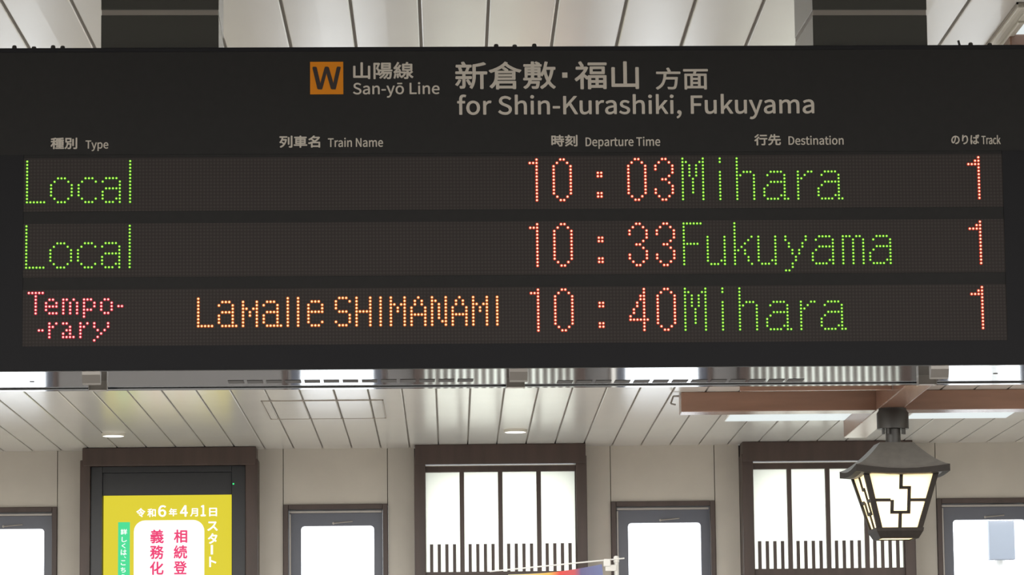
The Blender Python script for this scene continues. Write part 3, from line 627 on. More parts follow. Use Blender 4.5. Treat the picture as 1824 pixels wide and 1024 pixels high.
 'のりば': [[119,161,113,126,105,93,97,71,90,54,82,43,74,36,67,34,59,37,50,45,44,59,42,80,44,97,51,114,62,131,78,144,97,155],[140,161,163,156,182,145,195,129,204,110,207,88,203,65,193,45,179,31,162,20,143,14,133,12,122,11,133,-8,161,-2,184,9,202,23,216,41,224,63,227,88,224,112,215,134,201,153,182,167,159,176,131,180,106,177,83,169,63,157,46,141,33,122,25,101,22,78,25,55,31,36,41,23,53,14,67,11,80,14,93,24,104,39,115,61,125,89,134,125],[335,197,313,198,311,177,308,159,306,137,304,116,303,96,304,73,306,56,325,58,324,74,325,88,328,105,335,123,346,140,358,154,373,163,388,167,402,163,413,154,421,140,426,121,428,99,424,70,415,48,400,31,380,19,357,11,331,6,343,-13,372,-5,398,6,419,21,435,42,445,67,448,99,445,128,438,152,426,170,410,181,391,185,373,181,356,172,342,159,331,144,323,128,325,143,331,181],[558,188,536,190,534,172,532,157,529,137,526,114,524,90,523,67,524,36,528,9,532,-12,550,-11,550,-6,549,-2,549,3,550,9,553,21,558,35,568,65,558,73,551,55,544,36,542,53,541,71,542,90,544,112,547,134,551,155,554,172],[703,198,691,194,698,177,705,159,718,163,708,187],[728,206,716,202,724,185,731,167,743,171,739,183,733,195],[663,44,664,35,662,24,658,15,649,10,636,8,624,9,614,13,608,19,606,27,608,36,615,42,625,46,638,48,651,47],[682,190,659,190,660,182,660,144,636,143,594,145,594,126,615,125,660,125,661,92,663,61,639,63,617,60,601,52,591,40,588,26,591,10,601,-1,618,-8,640,-11,657,-8,670,-2,678,7,682,18,683,30,683,35,702,22,721,6,732,23,710,40,682,55,680,89,679,126,723,131,723,150,702,147,679,145,679,162,680,175]],
 'Track': [[63,0,87,0,87,164,142,164,142,183,8,183,8,164,63,164],[173,0,196,0,196,87,203,102,212,112,221,117,230,119,237,118,243,117,247,136,241,139,233,139,218,136,205,126,194,111,192,136,173,136],[301,-3,317,-1,332,6,346,16,347,16,349,0,368,0,368,84,366,102,361,118,352,129,338,137,321,139,300,136,282,130,267,122,276,106,288,113,302,118,317,120,331,117,339,110,344,99,345,86,314,81,291,74,274,64,265,51,262,35,265,19,273,7,285,-1],[308,15,295,17,287,24,284,37,286,47,292,55,304,62,321,67,345,71,345,33,332,23,320,17],[464,-3,480,-1,495,5,508,14,498,29,489,22,478,18,466,16,449,19,436,30,427,46,424,68,427,89,436,106,450,116,467,120,481,117,494,108,505,123,495,131,482,137,466,139,446,136,428,127,414,113,404,93,401,68,404,43,413,23,426,9,444,0],[538,0,561,0,561,36,586,66,626,0,651,0,599,81,645,136,619,136,562,64,561,64,561,199,538,199]],
 '令': [[100,140,114,127,128,113,138,101,152,113,142,125,128,138,114,150],[42,95,42,77,178,77,154,52,128,27,109,40,90,51,77,38,99,24,121,8,142,-7,158,-21,172,-6,159,5,144,16,193,65,214,87,200,96,197,95],[128,211,104,185,75,161,43,140,9,123,23,107,60,127,95,152,126,181,149,159,176,139,203,121,230,108,236,117,244,125,216,137,187,154,160,173,138,194,145,202]],
 '和': [[133,187,133,-9,151,-9,151,12,207,12,207,-7,226,-7,226,187],[151,30,151,169,207,169,207,30],[110,208,90,201,67,196,41,191,15,187,18,179,20,172,62,178,62,136,13,136,13,119,57,119,47,95,35,71,21,50,7,34,17,16,33,37,48,63,62,92,62,-20,80,-20,80,91,92,75,103,60,111,48,122,64,117,71,108,81,97,93,88,104,80,112,80,119,124,119,124,136,80,136,80,182,103,187,122,193]],
 '6': [[75,-3,92,0,106,7,118,20,125,36,128,56,124,82,114,99,98,110,77,114,62,111,48,104,36,92,38,117,43,137,50,151,59,161,70,166,83,168,94,166,104,161,112,154,125,168,113,178,99,184,82,187,64,184,48,177,35,164,24,145,17,120,14,88,17,55,25,29,39,11,55,0],[36,74,49,87,61,95,73,97,88,94,98,86,104,73,106,56,104,39,97,26,88,18,75,15,60,19,48,30,40,48]],
 '年': [[12,56,12,38,128,38,128,-20,147,-20,147,38,239,38,239,56,147,56,147,106,221,106,221,123,147,123,147,162,227,162,227,180,77,180,88,206,69,211,59,186,45,163,30,142,13,124,29,112,49,134,67,162,128,162,128,123,53,123,53,56],[72,56,72,106,128,106,128,56]],
 '4': [[85,0,107,0,107,51,131,51,131,69,107,69,107,183,81,183,5,66,5,51,85,51],[85,69,29,69,71,131,85,158,86,158,86,148,85,136]],
 '月': [[52,197,52,120,51,99,49,77,45,55,37,33,25,12,7,-7,15,-13,22,-20,38,-3,50,16,59,37,65,58,186,58,186,8,184,2,178,1,171,0,146,0,131,1,136,-9,139,-19,163,-19,180,-18,192,-15,200,-11,204,-3,205,8,205,197],[71,179,186,179,186,137,71,137],[71,119,186,119,186,76,68,76]],
 '1': [[22,0,123,0,123,19,86,19,86,183,68,183,52,176,30,170,30,156,63,156,63,19,22,19]],
 '日': [[63,88,188,88,188,18,63,18],[63,107,63,174,188,174,188,107],[44,193,44,-17,63,-17,63,-1,188,-1,188,-16,208,-16,208,193]],
 'ス': [[200,167,187,177,180,176,169,175,63,175,53,176,47,177,47,154,53,154,62,155,170,155,160,132,145,107,128,86,107,64,82,44,54,25,25,11,41,-6,77,14,110,40,139,68,164,43,188,17,207,-7,225,8,210,25,192,45,172,65,152,83,169,107,183,133,194,156,197,162]],
 'タ': [[134,196,111,204,108,193,103,184,92,164,75,142,52,118,23,97,40,84,66,105,88,127,106,150,191,150,183,128,171,104,157,81,130,99,104,115,90,101,116,84,143,65,118,41,85,21,47,5,65,-11,103,7,135,29,160,53,174,41,187,30,202,47,189,58,173,69,190,95,204,122,212,147,215,154,218,160,202,170,185,168,118,168,128,186]],
 'ト': [[84,7,83,-8,107,-8,106,2,105,13,105,105,128,97,154,87,180,76,203,64,212,86,189,96,161,107,132,118,105,127,105,168,106,180,107,194,82,194,84,180]],
 '詳': [[21,135,21,120,93,120,93,135],[21,102,21,87,93,87,93,102],[10,168,10,152,101,152,101,168],[39,204,45,192,52,181,57,170,72,179,63,195,53,211],[20,68,20,-17,37,-17,37,-5,95,-5,95,68],[37,53,78,53,78,11,37,11],[208,210,202,196,195,180,187,167,200,161,144,161,156,167,150,180,142,195,133,209,118,202,130,181,139,161,110,161,110,144,162,144,162,108,116,108,116,91,162,91,162,52,106,52,106,34,162,34,162,-20,181,-20,181,34,240,34,240,52,181,52,181,91,228,91,228,108,181,108,181,144,236,144,236,161,202,161,211,174,219,188,228,203]],
 'し': [[85,195,60,195,61,183,62,170,62,154,61,133,61,110,60,86,59,63,59,43,62,22,70,6,83,-5,100,-11,120,-13,150,-9,176,0,196,13,212,28,225,43,210,60,199,44,184,30,167,18,146,11,121,8,104,10,91,16,83,28,80,45,80,70,81,97,81,124,82,149,83,170]],
 'く': [[176,185,158,201,151,193,143,184,127,169,87,135,70,121,58,111,52,101,52,92,57,83,68,72,87,55,109,36,130,18,147,2,164,-16,182,0,164,17,144,35,123,52,104,68,88,81,79,90,76,96,79,103,87,111,104,125,124,141,143,157,159,170,167,177]],
 'は': [[64,191,42,193,40,175,38,160,35,140,32,117,30,93,29,70,30,38,34,12,38,-9,56,-8,55,1,55,6,56,12,59,23,69,53,74,67,64,75,50,39,48,56,47,73,48,92,50,114,53,137,56,157,60,174,61,183],[169,46,169,38,168,26,164,18,155,12,142,10,130,12,120,15,114,22,112,30,114,38,121,45,131,49,144,50,157,49],[187,193,165,193,166,185,166,146,121,146,100,148,100,129,142,127,166,128,167,95,168,64,145,66,123,63,107,55,97,43,94,28,97,13,107,2,123,-5,146,-8,163,-6,175,1,183,9,188,20,189,33,189,38,208,25,227,9,238,26,216,43,188,58,186,92,185,129,228,134,228,153,207,150,185,147,185,164,186,178]],
 'こ': [[59,176,59,155,90,153,125,152,149,153,172,154,192,155,192,176,172,174,149,173,125,172,89,173],[69,75,49,77,45,60,43,42,47,25,57,11,73,2,96,-4,124,-6,149,-6,173,-4,193,-1,209,3,209,24,192,20,172,17,148,15,123,14,97,16,78,23,67,33,64,46,65,60]],
 'ち': [[28,164,28,145,51,143,76,142,69,112,59,81,47,53,66,46,74,58,93,75,119,85,147,88,167,85,181,78,189,68,192,55,189,39,180,27,165,18,147,12,126,10,103,9,78,12,83,-8,114,-10,142,-8,166,-3,186,6,200,19,209,35,213,55,210,72,202,85,189,96,171,102,150,105,124,103,101,96,79,84,85,101,90,121,95,143,129,145,164,148,196,153,196,172,164,166,130,162,99,160,101,175,106,196,84,197,84,187,83,176,80,160,59,160,43,162]],
 'ら': [[84,196,79,177,107,170,126,167,144,163,162,160,176,158,181,177,164,179,143,183,121,187,100,192],[78,151,57,153,56,135,54,113,51,90,48,69,45,52,63,47,71,60,85,74,103,84,124,91,148,93,166,91,180,84,189,73,192,59,189,43,179,29,163,19,140,12,111,9,75,12,81,-9,117,-10,147,-7,172,0,190,11,203,24,211,40,213,59,210,75,202,90,188,101,171,108,149,111,120,108,93,98,68,80,70,96,73,115,76,135]],
 '相': [[137,119,213,119,213,75,137,75],[137,136,137,178,213,178,213,136],[137,58,213,58,213,14,137,14],[118,195,118,-18,137,-18,137,-3,213,-3,213,-18,232,-18,232,195],[54,210,54,157,13,157,13,139,51,139,43,112,33,86,20,62,7,44,13,35,17,27,30,47,43,72,54,101,54,-20,72,-20,72,95,82,82,91,69,97,59,109,74,102,82,92,94,80,107,72,116,72,139,108,139,108,157,72,157,72,210]],
 '続': [[105,117,105,72,121,72,121,101,219,101,219,72,236,72,236,117],[182,84,182,7,183,-4,186,-11,193,-15,203,-16,223,-16,230,-15,236,-11,239,-4,242,7,243,24,235,27,228,31,227,17,227,8,225,3,224,1,221,0,205,0,200,2,199,7,199,84],[138,84,138,57,135,44,131,31,122,17,110,4,92,-8,99,-14,106,-21,125,-7,138,8,147,23,152,39,155,54,155,84],[48,47,50,29,53,10,54,-7,68,-4,67,13,64,32,61,50],[24,49,20,29,15,9,10,-9,17,-11,24,-14,30,4,35,25,39,47],[72,52,78,35,83,19,87,4,101,9,97,23,91,40,85,56],[112,149,112,134,229,134,229,149,180,149,180,171,237,171,237,187,180,187,180,210,162,210,162,187,103,187,103,171,162,171,162,149],[16,60,19,61,23,62,30,64,41,67,57,70,80,74,83,60,97,65,93,79,88,96,81,113,68,110,75,88,38,82,57,107,76,134,93,164,78,172,60,139,33,136,51,168,68,203,51,210,43,190,35,171,27,156,21,147,15,137,9,133,12,124,14,117,17,117,21,118,27,120,36,121,50,123,41,110,33,99,28,93,19,81,10,76,13,67]],
 '登': [[71,88,175,88,175,57,71,57],[52,104,52,41,195,41,195,104],[220,179,210,169,197,158,185,148,168,167,187,182,206,198,192,208,177,193,159,179,142,210,126,204,144,170,167,140,84,140,104,166,119,195,106,201,25,201,25,185,94,185,83,167,69,150,59,159,48,167,36,175,26,164,43,152,58,139,33,120,7,106,13,99,18,91,50,110,81,136,81,124,171,124,171,137,199,112,230,94,236,102,243,109,219,122,196,138,215,153,234,169],[163,40,155,21,145,2,87,2,102,8,96,23,87,39,70,34,78,18,84,2,15,2,15,-14,235,-14,235,2,164,2,173,18,181,35]],
 '義': [[172,94,187,87,201,78,212,70,223,83,212,91,182,105],[63,204,70,194,76,184,25,184,25,169,115,169,115,153,38,153,38,139,115,139,115,123,14,123,14,108,237,108,237,123,134,123,134,139,212,139,212,153,134,153,134,169,226,169,226,184,174,184,182,194,189,206,169,211,162,197,155,184,97,184,89,197,79,210],[201,50,189,37,175,26,162,53,237,53,237,68,158,68,153,105,135,105,140,68,85,68,85,87,107,90,126,94,114,106,94,102,70,99,43,96,17,94,21,82,67,85,67,68,14,68,14,53,67,53,67,35,13,31,15,16,67,21,67,-1,66,-4,62,-5,31,-5,35,-13,37,-20,54,-20,66,-19,75,-18,81,-14,84,-9,85,-1,85,22,130,26,130,40,85,36,85,53,144,53,150,34,159,17,132,5,102,-4,108,-12,112,-19,141,-9,168,4,182,-9,198,-17,215,-20,225,-18,233,-13,238,-3,241,14,233,17,226,21,225,10,223,3,220,-2,216,-3,205,-1,194,5,184,14,202,28,218,44]],
 '務': [[153,210,140,187,124,166,105,149,112,144,119,138,138,156,151,139,167,124,141,111,113,102,118,119,106,123,103,122,68,122,76,127,69,136,86,152,102,171,115,191,102,198,14,198,14,181,88,181,74,164,59,147,42,162,28,153,45,138,59,122,12,122,12,105,49,105,41,86,32,68,21,51,9,38,14,30,19,21,32,37,45,58,56,82,56,4,55,1,52,0,28,0,31,-9,34,-17,53,-17,65,-14,72,-8,74,4,74,105,97,105,91,83,84,65,97,59,105,77,112,99,116,93,119,87,151,98,180,114,206,99,234,89,239,97,246,104,218,112,194,124,216,148,232,179,222,185,219,184,158,184,170,205],[158,95,154,70,111,70,111,54,150,54,142,35,130,19,114,6,91,-6,97,-12,102,-20,123,-9,140,4,153,19,162,35,169,54,212,54,209,31,206,15,203,4,199,-1,196,-3,191,-4,185,-3,176,-3,166,-2,169,-11,171,-20,199,-20,208,-18,215,-13,219,-7,222,3,226,17,229,36,231,62,232,65,232,70,172,70,176,95],[148,168,209,168,197,149,180,133,162,149]],
 '化': [[217,174,197,148,174,124,149,102,149,206,129,206,129,87,105,71,81,58,88,51,94,43,129,64,129,20,131,3,136,-8,146,-14,162,-16,206,-16,220,-13,229,-7,235,5,238,23,241,48,231,52,222,57,221,35,219,20,216,10,212,5,205,3,164,3,154,4,150,9,149,20,149,77,181,102,210,131,235,162],[78,210,65,182,49,155,30,131,11,111,15,105,20,98,23,92,38,108,52,126,52,-20,72,-20,72,155,85,179,97,204]],
 '、': [[68,-14,85,1,68,20,48,39,29,56,13,42,32,25,51,6]],
}


def outlines(s):
    return [[(c[i], c[i + 1]) for i in range(0, len(c), 2)] for c in GLYPHS[s]]


CAP = max(p[1] for c in outlines('W') for p in c)


def lettering(name, parent, jobs, material, depth, thick=0.0006):
    """jobs: (text, x0, x1, z0, z1, latin, boldness) in the parent's frame; one flat mesh of letters"""
    verts, faces = [], []
    for (s, x0, x1, z0, z1, latin, bold) in jobs:
        ol = outlines(s)
        gx0, gx1 = min(p[0] for c in ol for p in c), max(p[0] for c in ol for p in c)
        gz0, gz1 = (0, CAP) if latin else (min(p[1] for c in ol for p in c), max(p[1] for c in ol for p in c))
        cu2 = bpy.data.curves.new(name, 'CURVE')
        cu2.dimensions = '2D'
        cu2.fill_mode = 'BOTH'
        cu2.extrude = thick / 2
        off = bold * (z1 - z0)
        X0, X1 = x0 + off, x1 - off
        Z0, Z1 = z0 + off, z1 - off
        for c in ol:
            sp = cu2.splines.new('POLY')
            sp.points.add(len(c) - 1)
            sp.use_cyclic_u = True
            for q, pt in zip(sp.points, c):
                q.co = (X0 + (pt[0] - gx0) / (gx1 - gx0) * (X1 - X0), Z0 + (pt[1] - gz0) / (gz1 - gz0) * (Z1 - Z0), 0, 1)
        tmp = bpy.data.objects.new(name, cu2)
        COL.objects.link(tmp)
        dg = bpy.context.evaluated_depsgraph_get()
        me = bpy.data.meshes.new_from_object(tmp.evaluated_get(dg))
        # heavier strokes: the same outline laid down again, slightly shifted
        for q, (sx, sz) in enumerate(((0, 0), (1, 0.4), (-1, -0.4), (0.4, -1), (-0.4, 1)) if bold else ((0, 0),)):
            base = len(verts)
            verts += [(v.co.x + sx * off, depth - v.co.z + q * 0.00001, v.co.y + sz * off) for v in me.vertices]
            faces += [[base + i for i in f.vertices] for f in me.polygons]
        bpy.data.objects.remove(tmp)
        bpy.data.meshes.remove(me)
        bpy.data.curves.remove(cu2)
    me = bpy.data.meshes.new(name)
    me.from_pydata(verts, [], faces)
    me.materials.append(material)
    o = bpy.data.objects.new(name, me)
    COL.objects.link(o)
    o.parent = parent
    return o


def bjob(s, px0, px1, top, base, latin, bold, off=0.0):
    """top / base: image rows of the letters' top and base line at their middle"""
    mx = (px0 + px1) / 2
    return (s, on_board(px0, (top + base) / 2).x, on_board(px1, (top + base) / 2).x, on_board(mx, base).z, on_board(mx, top).z, latin, bold)


a, b = on_board(552.5, 168), on_board(611.3, 110)
sym = MB().box(a.x, b.x, -0.0004, 0.002, a.z, b.z).build('line_symbol', M['orange'], ROOT)
lettering('symbol_letter', sym, [bjob('W', 556.4, 607.3, 118.9, 159.4, True, 0.028)], M['letter_dark'], -0.0008)
lettering('line_name', ROOT, [bjob('山陽線', 629, 736.5, 110.2, 140.8, False, 0.022), bjob('San-yō Line', 628.7, 783, 147.5, 167.6, True, 0.018)], M['letter'], 0.0004)
dj = [bjob('新倉敷', 810.5, 990, 109.4, 159.3, False, 0.017), bjob('福山', 1023.3, 1138, 108.8, 158.8, False, 0.017),
      bjob('方面', 1167.8, 1261.2, 120, 159.6, False, 0.017), bjob('for Shin-Kurashiki, Fukuyama', 814.3, 1450.3, 170.4, 203.0, True, 0.018)]
dest = lettering('destination_heading', ROOT, dj, M['letter'], 0.0004)
a, b = on_board(1001.5, 138.3), on_board(1010.7, 129)
MB().box(a.x, b.x, 0.0001, 0.0014, a.z, b.z).build('middle_dot', M['letter'], dest)
for jp, jx0, jx1, jt, jb, en, ex0, ex1, et, eb in (
        ('種別', 90, 137.5, 245, 265.5, 'Type', 152.3, 193, 250, 264.5), ('列車名', 497.5, 570.3, 241.3, 263, 'Train Name', 584, 682.3, 246, 261.5),
        ('時刻', 982, 1028.7, 240, 260.8, 'Departure Time', 1043, 1176, 244.5, 260), ('行先', 1343.5, 1391, 238.8, 258.8, 'Destination', 1404.5, 1502.7, 242.5, 257.6),
        ('のりば', 1694.5, 1744.5, 239.5, 257, 'Track', 1748.3, 1782.3, 241.8, 256.6)):
    lettering('column_heading', ROOT, [bjob(jp, jx0, jx1, jt, jb, False, 0.026), bjob(en, ex0, ex1, et, eb, True, 0.018)], M['letter'], 0.0004)

# ---- dot-matrix rows
rows_px = ((278, 372.3), (394.3, 489.3), (511, 611.5))
rows = []
for (t, b) in rows_px:
    z1, z0 = on_board(912, t).z, on_board(912, b).z
    rows.append(MB().box(pL, pR, 0.0012, 0.0085, z0, z1).build('led_row', M['led_matrix'], ROOT))


def parse(spec):
    """'row:cols;...' with ranges a-b; several rows as a-b too"""
    dots = set()
    for part in spec.split(';'):
        rs, cs_ = part.split(':')
        def rng(t):
            out = []
            for x in t.split(','):
                if '-' in x:
                    p, q = x.split('-')
                    out += list(range(int(p), int(q) + 1))
                else:
                    out.append(int(x))
            return out
        for r in rng(rs):
            for c in rng(cs_):
                dots.add((c, r))
    return dots


def shift(d, k):
    return {(c + k, r) for c, r in d}


LOCAL = parse('0-12:0;12:0-5;5:9-11;6:8,12;7-10:7,13;11:8,12;12:9-11;5:17-19;6:16,20;7-10:15;11:16,20;12:17-19;'
              '5:23-26;6:22,27;7:27;8:23-27;9-10:22,27;11:22,26,27;12:23-25,27;0-12:30')
TEMPO = parse('0:0-4;1-6:2;2:6,7;3:5,8;4:5-8;5:5;6:6-8;2:10,11,13;3-6:10,12,14;2:16-18;3-4:16,19;5:16-18;6-7:16;2:22,23;3-5:21,24;6:22,23;4:26,27;'
              '11:3,4;9-13:6;10:7;9:8;9:10,11;10:12;11:11,12;12:10,12;13:10-13;9-13:15;10:16;9:17;9-10:19;11:20;12:21;11:22;9-10:23;13:20;14:19')
SA = parse('1:7-9;2:6,10;3:10;4:7-10;5-7:6,10;8:7-11')
NAME = (parse('0-8:0;8:0-4;1-8:13,17;3:14,16;4-5:15;0-8:26,29;1:33-35;2-3:32,36;4:32-36;5-6:32;7:32,36;8:33-35;'
              '0:41-43;1:40,44;2-3:40;4:41-43;5-6:44;7:40,44;8:41-43;0-8:46,50;4:46-50;0-8:53;0-8:56,60;2:57,59;3-4:58;'
              '0:64;1-2:63,65;3-4:62,66;5:62-66;6-8:62,66;0-8:68,72;1:69;2-6:70;7:71;0:76;1-2:75,77;3-4:74,78;5:74-78;6-8:74,78;'
              '0-8:80,84;2:81,83;3-4:82;0-8:87') | SA | shift(SA, 13))
ONE = parse('1:0,1;0-12:2')
ZERO = parse('0:2,3;1:1,4;2-10:0,5;11:1,4;12:2,3')
THREE = parse('0:2,3;1:1,4;2:0,5;3:0,5;4:5;5:4;6:2,3;7:4;8:5;9-10:0,5;11:1,4;12:2,3')
FOUR = parse('0-12:4;2-3:3;4-5:2;6-7:1;8:0;9:0-5')
COLON = parse('4-5:20,21;10-11:20,21')
TEN = ONE | shift(ZERO, 7) | COLON
BIG_A = parse('4:2-5;5:1,6;6:6;7:2-6;8:1,6;9-11:0,6;11:5;12:1-4,6')
TAIL = parse('12:7')
MIHARA = (parse('0-12:0,6;1:1,5;2-5:2,4;6-10:3;0-1:11;4-12:11;0-12:16;5:17;4:18-20;5-12:21;4-12:34;6:35;5:36;4:37,38')
          | shift(BIG_A | TAIL, 24) | shift(BIG_A | TAIL, 40))
FUKUYAMA = (parse('0-12:0;0:0-5;6:0-4;4-11:7;4-12:12;11:11;12:8-10;0-12:15;8:16,18;7:17;6:18;5:19;4:20;9:18;10-11:19;12:20;'
                  '4-11:22;4-12:27;11:26;12:23-25;4-5:30;6-7:31;8-9:32;10-11:33;8-9:34;6-7:35;4-5:36;12-13:32;14:30,31;'
                  '4:47-49,51,52;5-12:47,50,53') | shift(BIG_A, 38) | shift(BIG_A, 55))
TRACK = parse('0:3;1:2,3;2:0-3;3-12:3')


def led_text(name, row, dots, anchor, far, steps, vsteps, bottom, colour):
    """dots on the row's grid; anchor/far: photograph positions of two dots 'steps' columns apart, bottom: image row of the dot 'vsteps' below"""
    a, b = on_board(*anchor, 0.0012), on_board(*far, 0.0012)
    du = (b.x - a.x) / steps
    dv = (a.z - on_board(anchor[0] - 0.8, bottom, 0.0012).z) / vsteps
    groups = []
    for line in ([d for d in dots if d[1] < 8], [d for d in dots if d[1] >= 8]) if name == 'lit_label' else (list(dots),):
        last = None
        for d in sorted(line):
            if last is None or d[0] > last + 1:
                groups.append([])
            groups[-1].append(d)
            last = d[0]
    for grp in groups:
        led_character(name, row, grp, a, du, dv, colour)


def led_character(name, row, grp, a, du, dv, colour):
    mb = MB()
    seg = 10
    for (c, r) in grp:
        u, v = a.x + du * c, a.z - dv * r
        y = 0.0012
        ro, ri = (0.00235, 0.00165) if colour == 'green' else (0.0029, 0.00165)
        vs, fs = [], []
        prof = ((ro, y, 0), (ro * 0.97, y - 0.0006, 0), (ri, y - 0.0012, 0), (ri * 0.6, y - 0.0017, 1))
        for k in range(seg):
            an = 2 * math.pi * k / seg
            for (rr, yy, _) in prof:
                vs.append((u + rr * math.cos(an), yy, v + rr * math.sin(an)))
        n = len(prof)
        bv = [mb.bm.verts.new(q) for q in vs]
        for k in range(seg):
            k2 = (k + 1) % seg
            for q in range(n - 1):
                f = mb.bm.faces.new((bv[k * n + q], bv[k2 * n + q], bv[k2 * n + q + 1], bv[k * n + q + 1]))
                f.material_index = 1 if q < 2 else 0
        f = mb.bm.faces.new([bv[k * n + n - 1] for k in range(seg)])
        f.material_index = 0
    return mb.build('lit_character', [M['led_core_' + colour], M['led_ring_' + colour]], row)


led_text('lit_type', rows[0], LOCAL, (48.6, 287.9), (232.0, 287.0), 30, 12, 360.5, 'green')
led_text('lit_time', rows[0], TEN | shift(ZERO, 29) | shift(THREE, 37), (943.5, 284.4), (1197.3, 283.6), 42, 12, 356.7, 'orange')
led_text('lit_destination', rows[0], MIHARA, (1215.4, 282.7), (1498.7, 281.6), 47, 12, 354.9, 'green')
led_text('lit_track', rows[0], TRACK, (1724.4, 280.4), (1742.4, 280.3), 3, 12, 352.7, 'orange')
led_text('lit_type', rows[1], LOCAL, (47.2, 403.2), (231.2, 402.1), 30, 12, 476.9, 'green')
led_text('lit_time', rows[1], TEN | shift(THREE, 29) | shift(THREE, 37), (944.5, 399.6), (1200.0, 398.3), 42, 12, 473.3, 'orange')
led_text('lit_destination', rows[1], FUKUYAMA, (1217.5, 398.2), (1584.6, 396.0), 61, 12, 470.6, 'green')
led_text('lit_track', rows[1], TRACK, (1727.0, 395.0), (1745.4, 394.9), 3, 12, 468.7, 'orange')
led_text('lit_label', rows[2], TEMPO, (51.5, 522.0), (217.4, 521.2), 27, 14, 606.9, 'red')
led_text('lit_train_name', rows[2], NAME, (353.2, 532.2), (885.4, 528.8), 87, 8, 580.9, 'amber')
led_text('lit_time', rows[2], TEN | shift(FOUR, 29) | shift(ZERO, 37), (946.0, 516.1), (1201.4, 514.7), 42, 12, 588.7, 'orange')
led_text('lit_destination', rows[2], MIHARA, (1219.8, 514.3), (1504.5, 512.4), 47, 12, 587.4, 'green')
led_text('lit_track', rows[2], TRACK, (1730.3, 511.6), (1748.9, 511.4), 3, 12, 584.2, 'orange')

# ------------------------------------------------------------------ posts that carry the board
for side, (pa, pb) in (('left', (180, 389.5)), ('right', (1448.5, 1652.5))):
    depth0 = 0.02
    a, b = on_board(pa, 80, depth0), on_board(pb, 80, depth0)
    w = (b.x - a.x)
    base = BO + BX * ((a.x + b.x) / 2) + BY * depth0 + Vector((0, 0, BH - 0.003))
    post = thing('hanging_post', 'dark grey square post above the %s part of the departure board, with a pale band' % side, 'post', base, BETA + 0.012,
                 'posts carrying the board')
    top = CEIL_Z - base.z
    zb = on_board((pa + pb) / 2, 27, depth0).z - (BH - 0.003)
    zt = on_board((pa + pb) / 2, 17.5, depth0).z - (BH - 0.003)
    pbm = MB()
    pbm.box(-w / 2, w / 2, 0, 0.25, 0, zb, 0.001)
    pbm.box(-w / 2, w / 2, 0, 0.25, zt, top, 0.001)
    pbm.build('post_body', M['post'], post)
    MB().box(-w / 2 + 0.001, w / 2 - 0.001, 0.001, 0.249, zb - 0.001, zt + 0.001).build('pale_band', M['post_band'], post)

# ------------------------------------------------------------------ things on the ceiling
for i, (px, py, lab) in enumerate(((202, 772.5, 'small round lit downlight in the ceiling above the yellow screen'),
                                   (918, 765.5, 'small round lit downlight in the ceiling above the middle lattice window'))):
    p = on_z(px, py)
    d = thing('downlight', lab, 'downlight', (p.x, p.y, CEIL_Z), 0, 'round downlights')
    r = 21.5 / FPX * p.y
    rb = MB()
    rb.lathe([(r, 0.002), (r, -0.006), (r * 0.93, -0.012), (r * 0.86, -0.012), (r * 0.86, 0.002)])
    rb.build('trim_ring', M['cream'], d, True)
    MB().lathe([(r * 0.855, 0.001), (r * 0.855, -0.0125), (r * 0.5, -0.0145), (0.002, -0.015)]).build('diffuser', M['lamp_white'], d, True)
    ld = bpy.data.lights.new('downlight_lamp', 'SPOT')
    ld.energy, ld.spot_size, ld.spot_blend, ld.color, ld.shadow_soft_size = 14, math.radians(110), 0.6, WARM, 0.04
    lo = bpy.data.objects.new('downlight_lamp', ld)
    lo.location = (p.x, p.y, CEIL_Z - 0.03)
    COL.objects.link(lo)

# ceiling access hatch: a thin frame line with the planks running through it
c0, c1, c2, c3 = on_z(478, 746.5), on_z(690, 743.5), on_z(681, 711.5), on_z(469, 713.5)
hx0, hx1 = (c0.x + c3.x) / 2, (c1.x + c2.x) / 2
hy0, hy1 = (c2.y + c3.y) / 2, (c0.y + c1.y) / 2
hatch = thing('ceiling_hatch', 'white planked access hatch set flush in the ceiling left of the board centre', 'hatch', ((hx0 + hx1) / 2, (hy0 + hy1) / 2, CEIL_Z), 0)
hw, hd = (hx1 - hx0) / 2, (hy1 - hy0) / 2
hb = MB()
hb.box(-hw, hw, -hd, -hd + 0.008, -0.004, 0.0)
hb.box(-hw, hw, hd - 0.014, hd, -0.004, 0.0)
hb.box(-hw, -hw + 0.003, -hd, hd, -0.004, 0.0)
hb.box(hw - 0.003, hw, -hd, hd, -0.004, 0.0)
hb.build('hatch_frame', M['gap'], hatch)
hb = MB()
k = math.floor((hx0 - sa.x) / PLANK)
x = sa.x + k * PLANK
while x < hx1:
    a, b = max(x + 0.006, hx0 + 0.008), min(x + PLANK - 0.006, hx1 - 0.008)
    if b - a > 0.02:
        hb.box(a - hatch.location.x, b - hatch.location.x, -hd + 0.014, hd - 0.022, -0.003, 0.0)
    x += PLANK
hb.build('hatch_panel', M['plank'], hatch)

# wooden beams with the lantern
q = on_z(1213, 698)
BEAM_Y = q.y
beam_bot = on_y(1213, 733.5, BEAM_Y).z
bx0, bx1 = q.x, XR
und = on_z(1213, 739.5, beam_bot)
beam_t = und.y - BEAM_Y
hbeam = thing('ceiling_beam', 'long brown wooden beam running sideways under the ceiling behind the lantern', 'beam', (bx0, BEAM_Y, CEIL_Z), 0)
bm_ = MB()
bm_.box(0, bx1 - bx0 - 0.005, 0, beam_t, beam_bot - CEIL_Z, 0, 0.004)
bm_.build('beam_timber', M['beam'], hbeam)
kb = MB()
kb.bar((-0.005, 0.06, -0.012), (-0.03, 0.06, -0.012), 0.004)
kb.bar((-0.03, 0.06, -0.012), (-0.042, 0.06, -0.045), 0.004)
kb.bar((-0.042, 0.06, -0.045), (-0.02, 0.06, -0.05), 0.004)
kb.build('metal_hook', M['catch'], hbeam)
